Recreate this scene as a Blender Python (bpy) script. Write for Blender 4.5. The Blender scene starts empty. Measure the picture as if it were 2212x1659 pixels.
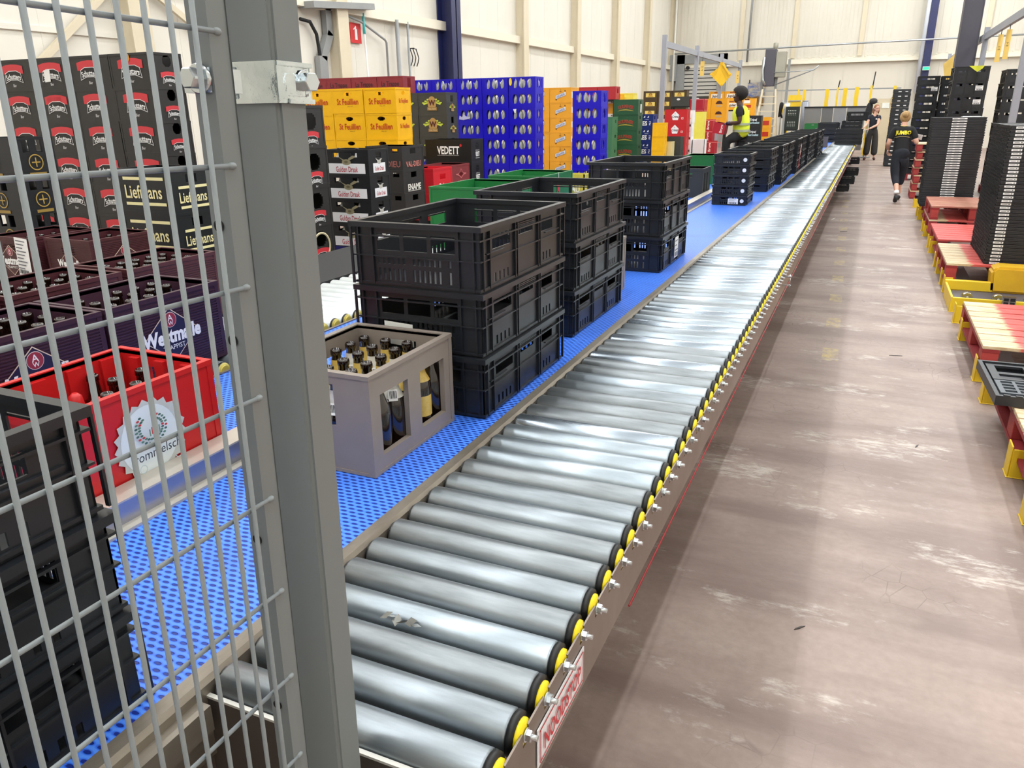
import bpy, bmesh, math, random
from mathutils import Vector, Matrix
random.seed(7)
S = bpy.context.scene
COL = S.collection
PI = math.pi
R = math.radians

# ------------------------------------------------------------------ materials
def lin(c):
    c = c / 255.0
    return c / 12.92 if c <= 0.04045 else ((c + 0.055) / 1.055) ** 2.4
def rgb(r, g, b): return (lin(r), lin(g), lin(b), 1.0)
MATS = {}
def mat(name, c, rough=0.5, metal=0.0, var=0.0, scale=6.0, c2=None, bump=0.0, stretch=None, emit=None, spec=0.5, coat=0.0, rv=0.0):
    """Principled material; var mixes in a noise pattern of a second colour, bump adds fine relief."""
    if name in MATS: return MATS[name]
    m = bpy.data.materials.new(name); m.use_nodes = True
    nt = m.node_tree; N = nt.nodes; L = nt.links
    b = N['Principled BSDF']
    b.inputs['Base Color'].default_value = c
    b.inputs['Roughness'].default_value = rough
    b.inputs['Metallic'].default_value = metal
    b.inputs['Specular IOR Level'].default_value = spec
    b.inputs['Coat Weight'].default_value = coat
    if emit:
        b.inputs['Emission Color'].default_value = c; b.inputs['Emission Strength'].default_value = emit
    if var or bump or rv:
        tc = N.new('ShaderNodeTexCoord'); mp = N.new('ShaderNodeMapping')
        L.new(tc.outputs['Object'], mp.inputs[0])
        if stretch: mp.inputs['Scale'].default_value = stretch
        nz = N.new('ShaderNodeTexNoise'); nz.inputs['Scale'].default_value = scale; nz.inputs['Detail'].default_value = 6
        nz.inputs['Roughness'].default_value = 0.62
        L.new(mp.outputs[0], nz.inputs['Vector'])
        if var:
            mx = N.new('ShaderNodeMix'); mx.data_type = 'RGBA'
            rp = N.new('ShaderNodeValToRGB'); rp.color_ramp.elements[0].position = 0.38; rp.color_ramp.elements[1].position = 0.68
            L.new(nz.outputs['Fac'], rp.inputs[0])
            mu = N.new('ShaderNodeMath'); mu.operation = 'MULTIPLY'; mu.inputs[1].default_value = var
            L.new(rp.outputs[0], mu.inputs[0]); L.new(mu.outputs[0], mx.inputs[0])
            mx.inputs[6].default_value = c
            mx.inputs[7].default_value = c2 if c2 else tuple(x * 0.55 for x in c[:3]) + (1,)
            L.new(mx.outputs[2], b.inputs['Base Color'])
        if rv:
            mr = N.new('ShaderNodeMapRange'); mr.inputs[3].default_value = max(0.04, rough - rv); mr.inputs[4].default_value = min(1, rough + rv)
            L.new(nz.outputs['Fac'], mr.inputs[0]); L.new(mr.outputs[0], b.inputs['Roughness'])
        if bump:
            bp = N.new('ShaderNodeBump'); bp.inputs['Strength'].default_value = bump; bp.inputs['Distance'].default_value = 0.01
            L.new(nz.outputs['Fac'], bp.inputs['Height']); L.new(bp.outputs[0], b.inputs['Normal'])
    MATS[name] = m
    return m
def ink(r, g, b, rough=0.45):
    return mat('print_%d_%d_%d' % (r, g, b), rgb(r, g, b), rough)
def plastic(r, g, b, rough=0.42, var=0.25, name=None):
    return mat(name or 'plastic_%d_%d_%d' % (r, g, b), rgb(r, g, b), rough, 0, var, 9.0, None, 0.0, None, None, 0.45, 0, 0.08)

# ------------------------------------------------------------------ mesh builder
class MB:
    def __init__(s): s.v = []; s.f = []; s.m = []; s.s = []; s.d = {}
    def vi(s, p):
        k = (round(p[0], 5), round(p[1], 5), round(p[2], 5))
        i = s.d.get(k)
        if i is None:
            i = len(s.v); s.d[k] = i; s.v.append(k)
        return i
    def face(s, pts, mi=0, sm=False):
        ids = []
        for p in pts:
            i = s.vi(p)
            if i not in ids: ids.append(i)
        if len(ids) >= 3:
            s.f.append(ids); s.m.append(mi); s.s.append(sm)
    def box(s, x0, y0, z0, x1, y1, z1, mi=0):
        if x0 > x1: x0, x1 = x1, x0
        if y0 > y1: y0, y1 = y1, y0
        if z0 > z1: z0, z1 = z1, z0
        a = [(x0, y0, z0), (x1, y0, z0), (x1, y1, z0), (x0, y1, z0), (x0, y0, z1), (x1, y0, z1), (x1, y1, z1), (x0, y1, z1)]
        for q in ((0, 3, 2, 1), (4, 5, 6, 7), (0, 1, 5, 4), (1, 2, 6, 5), (2, 3, 7, 6), (3, 0, 4, 7)):
            s.face([a[i] for i in q], mi)
    def obox(s, o, u, v, w, mi=0):
        """oriented box: corner o, edge vectors u, v, w (right handed)"""
        o, u, v, w = Vector(o), Vector(u), Vector(v), Vector(w)
        a = [o, o + u, o + u + v, o + v, o + w, o + u + w, o + u + v + w, o + v + w]
        for q in ((0, 3, 2, 1), (4, 5, 6, 7), (0, 1, 5, 4), (1, 2, 6, 5), (2, 3, 7, 6), (3, 0, 4, 7)):
            s.face([a[i] for i in q], mi)
    def frame(s, p0, p1):
        a = (Vector(p1) - Vector(p0)).normalized()
        t = Vector((0, 0, 1)) if abs(a.z) < 0.9 else Vector((1, 0, 0))
        u = t.cross(a).normalized(); v = a.cross(u)
        return a, u, v
    def lathe(s, p0, p1, prof, n=16, cap=(True, True), sm=True):
        """prof: [(t along axis in metres, radius, material)] from p0 towards p1"""
        a, u, v = s.frame(p0, p1); o = Vector(p0)
        ring = lambda t, r: [o + a * t + (u * math.cos(2 * PI * k / n) + v * math.sin(2 * PI * k / n)) * r for k in range(n)]
        rs = [ring(t, r) for t, r, _ in prof]
        for i in range(len(prof) - 1):
            for k in range(n):
                k2 = (k + 1) % n
                s.face([rs[i][k], rs[i][k2], rs[i + 1][k2], rs[i + 1][k]], prof[i + 1][2], sm)
        if cap[0] and prof[0][1] > 1e-6: s.face(list(reversed(rs[0])), prof[0][2])
        if cap[1] and prof[-1][1] > 1e-6: s.face(rs[-1], prof[-1][2])
    def cyl(s, p0, p1, r, n=12, mi=0, r2=None, sm=True):
        L = (Vector(p1) - Vector(p0)).length
        s.lathe(p0, p1, [(0, r, mi), (L, r if r2 is None else r2, mi)], n, sm=sm)
    def tube(s, pts, r, n=8, mi=0):
        pts = [Vector(p) for p in pts]; rings = []
        for i, p in enumerate(pts):
            a = (pts[min(i + 1, len(pts) - 1)] - pts[max(i - 1, 0)]).normalized()
            if i == 0:
                t = Vector((0, 0, 1)) if abs(a.z) < 0.9 else Vector((1, 0, 0)); u = t.cross(a).normalized()
            else: u = (u - a * u.dot(a)).normalized()
            v = a.cross(u)
            rings.append([p + (u * math.cos(2 * PI * k / n) + v * math.sin(2 * PI * k / n)) * r for k in range(n)])
        for i in range(len(rings) - 1):
            for k in range(n):
                s.face([rings[i][k], rings[i][(k + 1) % n], rings[i + 1][(k + 1) % n], rings[i + 1][k]], mi, True)
        s.face(list(reversed(rings[0])), mi); s.face(rings[-1], mi)
    def plate(s, o, u, v, W, H, T, holes=(), mi=0):
        """slab W x H in directions u, v with its outer face at o; thickness T goes inwards (-u x v); rectangular openings"""
        o, u, v = Vector(o), Vector(u).normalized(), Vector(v).normalized(); n = u.cross(v) * -T
        us = sorted(set([0.0, W] + [min(max(q, 0), W) for h in holes for q in (h[0], h[2])]))
        vs = sorted(set([0.0, H] + [min(max(q, 0), H) for h in holes for q in (h[1], h[3])]))
        us = [x for i, x in enumerate(us) if i == 0 or x - us[i - 1] > 1e-6]; vs = [x for i, x in enumerate(vs) if i == 0 or x - vs[i - 1] > 1e-6]
        def solid(i, j):
            if i < 0 or j < 0 or i >= len(us) - 1 or j >= len(vs) - 1: return False
            cu, cv = (us[i] + us[i + 1]) / 2, (vs[j] + vs[j + 1]) / 2
            return not any(h[0] < cu < h[2] and h[1] < cv < h[3] for h in holes)
        P = lambda a, b: o + u * a + v * b
        for i in range(len(us) - 1):
            for j in range(len(vs) - 1):
                if not solid(i, j): continue
                a, b, c, d = P(us[i], vs[j]), P(us[i + 1], vs[j]), P(us[i + 1], vs[j + 1]), P(us[i], vs[j + 1])
                s.face([a, b, c, d], mi); s.face([d + n, c + n, b + n, a + n], mi)
                if not solid(i, j - 1): s.face([a + n, b + n, b, a], mi)
                if not solid(i + 1, j): s.face([b + n, c + n, c, b], mi)
                if not solid(i, j + 1): s.face([c + n, d + n, d, c], mi)
                if not solid(i - 1, j): s.face([d + n, a + n, a, d], mi)
    def prism(s, poly, axis, a0, a1, mi=0):
        """polygon (2D, counter-clockwise) extruded along an axis: 'x' -> poly is (y,z), 'y' -> (x,z), 'z' -> (x,y)"""
        def P(p, t): return {'x': (t, p[0], p[1]), 'y': (p[0], t, p[1]), 'z': (p[0], p[1], t)}[axis]
        s.face([P(p, a1) for p in poly], mi); s.face([P(p, a0) for p in reversed(poly)], mi)
        for i in range(len(poly)):
            q, r = poly[i], poly[(i + 1) % len(poly)]
            s.face([P(q, a0), P(r, a0), P(r, a1), P(q, a1)], mi)
    def mesh(s, name, mats, bevel=0.0, seg=1, fix=False):
        me = bpy.data.meshes.new(name)
        me.from_pydata(s.v, [], s.f)
        for m in (mats if isinstance(mats, (list, tuple)) else [mats]): me.materials.append(m)
        me.polygons.foreach_set('material_index', s.m); me.polygons.foreach_set('use_smooth', s.s)
        if bevel or fix:
            bm = bmesh.new(); bm.from_mesh(me)
            if fix: bmesh.ops.recalc_face_normals(bm, faces=bm.faces)
            if bevel:
                es = [e for e in bm.edges if len(e.link_faces) == 2 and e.calc_face_angle(0) > 0.6]
                bmesh.ops.bevel(bm, geom=es, offset=bevel, segments=seg, affect='EDGES', clamp_overlap=True)
            bm.to_mesh(me); bm.free()
        me.update()
        return me
    def build(s, name, mats, parent=None, loc=(0, 0, 0), bevel=0.0, seg=1, fix=False):
        return put(name, s.mesh(name, mats, bevel, seg, fix), parent, loc)

def put(name, mesh, parent=None, loc=(0, 0, 0), rz=0.0):
    o = bpy.data.objects.new(name, mesh); COL.objects.link(o)
    o.location = loc
    if rz: o.rotation_euler = (0, 0, rz)
    if parent: o.parent = parent
    return o
def tag(o, label, cat, group=None, kind=None):
    if label: o['label'] = label
    if cat: o['category'] = cat
    if group: o['group'] = group
    if kind: o['kind'] = kind
    return o
def thing(name, label, cat, loc=(0, 0, 0), rz=0.0, group=None):
    o = bpy.data.objects.new(name, None); COL.objects.link(o); o.empty_display_size = 0.05
    o.location = loc; o.rotation_euler = (0, 0, rz)
    return tag(o, label, cat, group)
def struct(name, b, mats, bevel=0.0, fix=False):
    o = b.build(name, mats, bevel=bevel, fix=fix); o['kind'] = 'structure'; return o
def copy_tree(root, loc, rz=None, label=None, group=None):
    r = root.copy(); COL.objects.link(r); r.location = loc
    if rz is not None: r.rotation_euler = (0, 0, rz)
    if label: r['label'] = label
    if group: r['group'] = group
    for ch in root.children:
        c = ch.copy(); COL.objects.link(c); c.parent = r
        for g in ch.children:
            d = g.copy(); COL.objects.link(d); d.parent = c
    return r
ORD = ['top', 'second from top', 'third from top', 'fourth from top', 'fifth from top', 'sixth from top', 'seventh from top', 'eighth from top',
       'ninth from top', 'tenth from top', 'eleventh from top', 'twelfth from top', 'thirteenth from top']
NTH = ['first', 'second', 'third', 'fourth', 'fifth', 'sixth', 'seventh', 'eighth', 'ninth', 'tenth', 'eleventh', 'twelfth']
def nth(k):
    base = ['', 'first', 'second', 'third', 'fourth', 'fifth', 'sixth', 'seventh', 'eighth', 'ninth', 'tenth', 'eleventh', 'twelfth', 'thirteenth', 'fourteenth', 'fifteenth',
            'sixteenth', 'seventeenth', 'eighteenth', 'nineteenth']
    tens = {2: 'twent', 3: 'thirt', 4: 'fort', 5: 'fift'}
    if k < 20: return base[k]
    t, u = divmod(k, 10)
    return tens[t] + ('ieth' if u == 0 else 'y-' + base[u])

# ------------------------------------------------------------------ lettering
TXT = {}
def text2d(s, h, shear=0.0, bold=0.0, arc=0.0, wide=1.0, w=None):
    """2D outline of a string, centred; h = cap height; w squeezes or widens to a total width; arc bends the baseline"""
    key = (s, shear, bold)
    if key not in TXT:
        cu = bpy.data.curves.new('t', 'FONT'); cu.body = s; cu.size = 1.0; cu.shear = shear; cu.offset = bold
        cu.resolution_u = 2; cu.fill_mode = 'FRONT'; cu.align_x = 'LEFT'
        ob = bpy.data.objects.new('t', cu)
        me = ob.to_mesh()
        vs = [(v.co.x, v.co.y) for v in me.vertices]; fs = [tuple(p.vertices) for p in me.polygons]
        ob.to_mesh_clear(); bpy.data.objects.remove(ob); bpy.data.curves.remove(cu)
        x0, x1 = min(v[0] for v in vs), max(v[0] for v in vs)
        TXT[key] = ([(v[0] - (x0 + x1) / 2, v[1] - 0.36) for v in vs], fs, x1 - x0)
    vs, fs, W = TXT[key]
    k = h / 0.72; kx = k * wide if w is None else w / W
    out = []
    for x, y in vs:
        x, y = x * kx, y * k
        if arc:
            t = x / arc; x, y = math.sin(t) * (arc + y), math.cos(t) * (arc + y) - arc
        out.append((x, y))
    return out, fs
class Logo:
    """flat print in (u, v); each layer lies 0.4 mm above the one before"""
    def __init__(s): s.parts = []
    def poly(s, pts, c): s.parts.append(([tuple(p) for p in pts], [tuple(range(len(pts)))], c)); return s
    def rect(s, u0, v0, u1, v1, c): return s.poly([(u0, v0), (u1, v0), (u1, v1), (u0, v1)], c)
    def ell(s, u, v, ru, rv, c, n=20): return s.poly([(u + ru * math.cos(2 * PI * k / n), v + rv * math.sin(2 * PI * k / n)) for k in range(n)], c)
    def ring(s, u, v, r0, r1, c, n=20, a0=0, a1=2 * PI):
        vs, fs = [], []
        for k in range(n + 1):
            t = a0 + (a1 - a0) * k / n
            vs += [(u + r0 * math.cos(t), v + r0 * math.sin(t)), (u + r1 * math.cos(t), v + r1 * math.sin(t))]
        for k in range(n): fs.append((2 * k, 2 * k + 1, 2 * k + 3, 2 * k + 2))
        s.parts.append((vs, fs, c)); return s
    def text(s, t, u, v, h, c, rot=0.0, **kw):
        vs, fs = text2d(t, h, **kw)
        ca, sa = math.cos(rot), math.sin(rot)
        s.parts.append(([(x * ca - y * sa + u, x * sa + y * ca + v) for x, y in vs], fs, c)); return s
    def build(s, name, parent, o, u, v, k=1.0, off=0.0006):
        """print on a face: centre o, right u, up v (metres)"""
        o, u, v = Vector(o), Vector(u).normalized(), Vector(v).normalized(); n = u.cross(v)
        key = (id(s), tuple(o), tuple(u), tuple(v), k)
        me = LOGOM.get(key)
        if me is None:
            mats, vs, fs, mi, d = [], [], [], [], off
            for pv, pf, c in s.parts:
                b = len(vs); m = ink(*c)
                if m not in mats: mats.append(m)
                vs += [o + u * (x * k) + v * (y * k) + n * d for x, y in pv]
                for f in pf: fs.append([b + i for i in f]); mi.append(mats.index(m))
                d += 0.0004
            me = bpy.data.meshes.new(name); me.from_pydata(vs, [], fs)
            for m in mats: me.materials.append(m)
            me.polygons.foreach_set('material_index', mi); me.update()
            LOGOM[key] = me
        return put(name, me, parent)
LOGOM = {}
# ================================================================== setting
def floor_material():
    m = bpy.data.materials.new('worn_concrete'); m.use_nodes = True
    nt = m.node_tree; N = nt.nodes; L = nt.links; b = N['Principled BSDF']
    tc = N.new('ShaderNodeTexCoord')
    def noise(scale, st, det=8, rough=0.6):
        mp = N.new('ShaderNodeMapping'); mp.inputs['Scale'].default_value = st; L.new(tc.outputs['Object'], mp.inputs[0])
        n = N.new('ShaderNodeTexNoise'); n.inputs['Scale'].default_value = scale; n.inputs['Detail'].default_value = det; n.inputs['Roughness'].default_value = rough
        L.new(mp.outputs[0], n.inputs['Vector']); return n.outputs['Fac']
    def ramp(f, a, c):
        r = N.new('ShaderNodeMapRange'); r.inputs[1].default_value = a; r.inputs[2].default_value = c; L.new(f, r.inputs[0]); return r.outputs[0]
    def mul(a, c):
        x = N.new('ShaderNodeMath'); x.operation = 'MULTIPLY'; L.new(a, x.inputs[0])
        if isinstance(c, float): x.inputs[1].default_value = c
        else: L.new(c, x.inputs[1])
        return x.outputs[0]
    def mix(f, A, B):
        x = N.new('ShaderNodeMix'); x.data_type = 'RGBA'; L.new(f, x.inputs[0])
        for s, c in ((6, A), (7, B)):
            if isinstance(c, tuple): x.inputs[s].default_value = c
            else: L.new(c, x.inputs[s])
        return x.outputs[2]
    # broad bands that run across the aisle, then blotches, then pale scuffs and fine cracks
    c = mix(ramp(noise(1.0, (0.5, 2.4, 1)), 0.42, 0.60), rgb(160, 140, 130), rgb(132, 112, 103))
    c = mix(mul(ramp(noise(2.3, (0.8, 1.3, 1)), 0.52, 0.72), 0.55), c, rgb(178, 160, 149))
    c = mix(mul(ramp(noise(30, (1, 1, 1), 4), 0.35, 0.75), 0.30), c, rgb(118, 101, 93))
    sc = mul(ramp(noise(1.15, (1.0, 1.6, 1), 10, 0.72), 0.55, 0.62), ramp(noise(16, (0.5, 2.2, 1), 8, 0.7), 0.44, 0.56))
    c = mix(mul(sc, 0.75), c, rgb(204, 194, 184))
    vo = N.new('ShaderNodeTexVoronoi'); vo.feature = 'DISTANCE_TO_EDGE'; vo.inputs['Scale'].default_value = 11
    L.new(tc.outputs['Object'], vo.inputs['Vector'])
    cr = mul(ramp(vo.outputs['Distance'], 0.03, 0.0), ramp(noise(1.0, (1, 1, 1), 3), 0.54, 0.62))
    c = mix(mul(cr, 0.5), c, rgb(84, 70, 63))
    # worn yellow paint
    sx = N.new('ShaderNodeSeparateXYZ'); L.new(tc.outputs['Object'], sx.inputs[0])
    def m2(op, a, v=None):
        x = N.new('ShaderNodeMath'); x.operation = op; L.new(a, x.inputs[0])
        if v is not None:
            if isinstance(v, (int, float)): x.inputs[1].default_value = v
            else: L.new(v, x.inputs[1])
        return x.outputs[0]
    lx = m2('ABSOLUTE', m2('ADD', m2('ADD', sx.outputs[0], 0.10), m2('MULTIPLY', m2('ADD', sx.outputs[1], -6.4), 0.0225)))
    inx = m2('LESS_THAN', lx, 0.055); iny = m2('LESS_THAN', m2('FRACT', m2('MULTIPLY', sx.outputs[1], 1.05)), 0.33)
    rngy = m2('MULTIPLY', m2('GREATER_THAN', sx.outputs[1], 5.6), m2('LESS_THAN', sx.outputs[1], 17.0))
    ym = mul(mul(mul(inx, iny), rngy), ramp(noise(14, (1, 1, 1), 6, 0.7), 0.42, 0.66))
    c = mix(mul(ym, 0.7), c, rgb(205, 182, 96))
    L.new(c, b.inputs['Base Color'])
    rr = N.new('ShaderNodeMapRange'); rr.inputs[3].default_value = 0.38; rr.inputs[4].default_value = 0.62
    L.new(noise(3, (1, 1, 1)), rr.inputs[0]); L.new(rr.outputs[0], b.inputs['Roughness'])
    bp = N.new('ShaderNodeBump'); bp.inputs['Strength'].default_value = 0.12; bp.inputs['Distance'].default_value = 0.01
    L.new(noise(40, (1, 1, 1), 4), bp.inputs['Height']); L.new(bp.outputs[0], b.inputs['Normal'])
    return m
XW, YB, ZC = -9.0, 38.0, 8.6
b = MB(); b.box(XW - .3, -6, -.2, 9.5, YB + .3, 0); struct('floor', b, floor_material())
CREAM = mat('cream_panel', rgb(230, 225, 213), 0.6, 0, 0.22, 1.4, rgb(208, 202, 188), 0.0, (1, 1, .35))
CREAM2 = mat('cream_panel_darker', rgb(222, 216, 202), 0.6, 0, 0.25, 1.2, rgb(200, 193, 176), 0.0, (1, 1, .3))  # slightly darker cream for the back wall
BEIGE = mat('beige_steel', rgb(220, 208, 182), 0.5, 0, 0.2, 3, rgb(196, 182, 152))
GREYW = mat('grey_steel_paint', rgb(150, 152, 152), 0.45, 0.1, 0.2, 4)
NAVY = mat('navy_steel_paint', rgb(32, 38, 86), 0.4, 0, 0.15, 3)
SLATE = mat('slate_steel_paint', rgb(82, 80, 90), 0.5, 0, 0.1, 3)
GALV = mat('galvanised_steel', rgb(178, 184, 190), 0.34, 0.9, 0.3, 14, rgb(140, 146, 152), 0.0, None, None, .5, 0, .1)
DARK = mat('dark_gap', rgb(20, 20, 22), 0.7)
BLACKP = mat('black_rubber', rgb(14, 14, 15), 0.45)
CHROME = mat('zinc_plating', rgb(205, 212, 216), 0.22, 1.0, 0.15, 20)
b = MB(); b.box(XW - .3, -6, 0, XW, YB, ZC)
for y in [v * 1.05 + .4 for v in range(0, 37)]: b.box(XW, y, 0.2, XW + .004, y + .02, ZC)     # panel seams
struct('wall_left', b, CREAM)
b = MB(); b.box(XW - .3, YB, 0, 9.5, YB + .3, ZC)
for k in range(62): b.box(XW + .15 + k * .3, YB - .014, 3.7, XW + .29 + k * .3, YB, ZC)     # ribbed cladding
for k in range(16): b.box(XW + .3 + k * 1.2, YB - .02, 0, XW + .33 + k * 1.2, YB, 3.5)
struct('wall_back', b, CREAM2)
b = MB(); b.box(9.5, -6, 0, 9.8, YB + .3, ZC); struct('wall_right', b, CREAM)
b = MB(); b.box(XW - .3, -6.3, 0, 9.8, -6, ZC); struct('wall_front', b, CREAM)
b = MB(); b.box(XW - .3, -6.3, ZC, 9.8, YB + .3, ZC + .2); struct('ceiling', b, mat('white_ceiling', rgb(225, 224, 218), 0.7))
# columns and rails of the left wall
def ibeam(mb, x, y, w, d, z0, z1):
    """I section: flanges seen from the hall, web between; w along y, d along x"""
    mb.box(x, y - w / 2, z0, x + .02, y + w / 2, z1); mb.box(x + d - .02, y - w / 2, z0, x + d, y + w / 2, z1); mb.box(x, y - .02, z0, x + d, y + .02, z1)
for k, y in enumerate([3.6, 7.95, 12.35, 20.56, 24.78, 29.04, 33.4, 37.8]):
    b = MB(); b.box(XW, y - .13, 0, XW + .22, y + .13, ZC); b.box(XW + .22, y - .16, 0, XW + .25, y + .16, ZC)
    struct('trim_%d' % (k + 1), b, BEIGE)
b = MB(); ibeam(b, XW + .02, 16.35, .42, .36, 0, ZC)
tag(b.build('steel_column', NAVY), 'navy blue steel column standing against the cream side wall', 'column')
b = MB(); b.box(XW, -5, 3.40, XW + .10, YB, 3.53); b.box(XW + .10, -5, 3.40, XW + .13, YB, 3.58)
for k in range(56): b.box(XW + .02, 9 + k * .52, 3.53, XW + .05, 9.03 + k * .52, 3.60)
struct('trim_10', b, mat('cream_rail', rgb(236, 228, 208), 0.5))
b = MB(); b.box(XW, YB - .14, 3.48, 9.5, YB, 3.62); b.box(XW, YB - .17, 3.45, 9.5, YB - .14, 3.50)
for k in range(40): b.box(-8.2 + k * .44, YB - .05, 3.66, -8.16 + k * .44, YB - .02, 3.70)
struct('trim_11', b, mat('cream_rail_back', rgb(240, 233, 214), 0.5))
b = MB()
for x in (-5.85, -3.62, -.95, 3.6, 6.0): b.box(x - .09, YB - .06, 3.7, x + .09, YB, ZC)
struct('trim_12', b, BEIGE)
b = MB()
for p, q in (((XW + .06, 6.4, 2.15), (XW + .06, 8.0, 3.42)), ((XW + .06, 8.0, 3.42), (XW + .06, 10.0, 2.3))):
    p, q = Vector(p), Vector(q); d = (q - p).normalized(); n = Vector((1, 0, 0)).cross(d) * .08
    b.obox(p, q - p, n, Vector((.05, 0, 0)))
struct('trim_13', b, BEIGE, fix=True)
b = MB(); b.box(XW, 3, 2.66, XW + .03, 8, 2.72); struct('trim_14', b, CREAM)

# roll-up door
b = MB(); fr = MB()
b.box(-8.25, YB - .1, 0, -6.75, YB - .02, 3.62, 1)
for k in range(22): b.box(-8.25, YB - .13, .05 + k * .165, -6.75, YB - .1, .05 + k * .165 + .125)
d_ = struct('door_1', b, [mat('shutter_grey', rgb(196, 194, 186), 0.45, 0.1, .15, 4), DARK])
fr.box(-8.62, YB - .24, 0, -8.25, YB, 4.0); fr.box(-6.75, YB - .24, 0, -6.38, YB, 4.0); fr.box(-8.62, YB - .24, 3.62, -6.38, YB, 4.0); fr.box(-8.9, YB - .4, 2.9, -8.6, YB - .05, 4.0)
fr.build('door_frame', GREYW, d_)
b = MB(); b.cyl((-8.1, YB - .16, 3.45), (-8.1, YB - .3, 3.45), .08, 12); b.build('door_motor', DARK, d_)

# pipes on the walls
def pipe(name, label, pts, r, m, cat='pipe', n=8):
    b = MB(); b.tube(pts, r, n); return tag(b.build(name, m), label, cat)
pipe('wall_pipe', 'long thin horizontal metal pipe crossing the back wall high up', [(-8.6, 37.2, 4.02), (-1, 37.2, 4.14), (9, 37.2, 4.22)], .035, GALV)
pipe('wall_pipe', 'dark vertical pipe on the back wall between shutter and dust unit', [(-5.5, 37.75, 3.6), (-5.45, 37.75, 8.4)], .045, GREYW)
pipe('wall_pipe', 'light vertical pipe in the corner beside the roller shutter', [(-8.72, 37.6, .1), (-8.72, 37.6, 8.4)], .05, mat('pale_pipe', rgb(226, 224, 214), .4))
for y, top, txt in ((13.75, 3.40, 'first from the blue column wall bay start'), (14.2, 3.42, 'thickest'), (14.65, 3.42, 'nearest the blue column')):
    pass
pipe('wall_pipe', 'thin grey riser pipe with elbow on the cream wall beside fire sign', [(XW + .12, 12.3, 3.42), (XW + .12, 13.1, 3.3), (XW + .12, 13.85, 3.05), (XW + .12, 13.9, 3.0), (XW + .12, 13.9, .4)], .022, GREYW)
pipe('wall_pipe', 'thick dark grey riser pipe under the cream wall rail', [(XW + .14, 14.28, 3.44), (XW + .14, 14.28, .4)], .04, GREYW)
pipe('wall_pipe', 'slim grey riser pipe closest to the navy column', [(XW + .12, 14.72, 3.44), (XW + .12, 14.72, .4)], .024, GREYW)
b = MB()
for k in range(3):
    y = 14.8 + k * .12
    b.tube([(XW + .1, y, 2.95), (XW + .12, y + .03, 2.85), (XW + .13, y + .045, 2.78), (XW + .12, y + .03, 2.70), (XW + .1, y, 2.62)], .010, 6)
b.cyl((XW, 14.9, 2.96), (XW + .14, 14.9, 2.96), .012, 8); b.tube([(XW + .1, 14.78, 2.955), (XW + .1, 15.06, 2.955)], .008, 6)
tag(b.build('cable_loops', DARK), 'dark cable loops hanging on the wall by the slim riser pipe', 'cable')
pipe('wall_broom_pole', 'white pole with teal sleeve leaning on the wall beside fire sign', [(XW + .3, 12.95, 1.6), (XW + .15, 13.12, 3.1)], .018, mat('white_paint', rgb(236, 236, 230), .4), 'pole')
b = MB(); b.cyl((XW + .15, 13.12, 3.1), (XW + .12, 13.16, 3.45), .024, 10); b.build('sleeve', ink(70, 190, 190), bpy.data.objects['wall_broom_pole'])
# cable duct
t = thing('cable_duct', 'grey cable duct with bends climbing the cream wall near fence post', 'cable duct', (XW, 11.75, 0))
b = MB()
def duct(p, q, w=.16, d=.1):
    p, q = Vector(p), Vector(q); a = q - p; n = Vector((1, 0, 0)).cross(a.normalized()) * w
    b.obox(p - n / 2, a, n, Vector((d, 0, 0)))
duct((.03, .35, 3.5), (.03, .35, 3.0)); duct((.03, .38, 3.05), (.03, .12, 2.62)); duct((.03, .1, 2.66), (.03, .1, 2.2), .22)
duct((.03, -.3, 3.42), (.03, 1.5, 3.56), .1, .3)
b.build('channel', GREYW, t, fix=True)
b = MB(); b.tube([(.1, -.4, 3.2), (.1, -.15, 3.18), (.1, 0, 3.0), (.1, .04, 2.7), (.1, .03, 2.3)], .03, 8); b.tube([(.1, .15, 2.2), (.12, .25, 2.05), (.12, .5, 1.95)], .02, 6); b.build('cable', DARK, t)
# fire extinguisher sign
t = thing('fire_sign', 'small square red fire extinguisher sign on the cream wall', 'sign', (XW + .03, 13.0, 3.11))
b = MB(); b.box(0, -.17, -.17, .012, .17, .17); b.build('sign_plate', ink(214, 40, 40), t)
lg = Logo().rect(-.03, -.11, .045, .07, (245, 245, 245)).rect(-.012, .07, .02, .12, (245, 245, 245)).poly([(-.07, .05), (-.012, .08), (-.012, .11), (-.08, .06)], (245, 245, 245))
lg.build('pictogram', t, (.0121, 0, 0), (0, 1, 0), (0, 0, 1))

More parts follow.
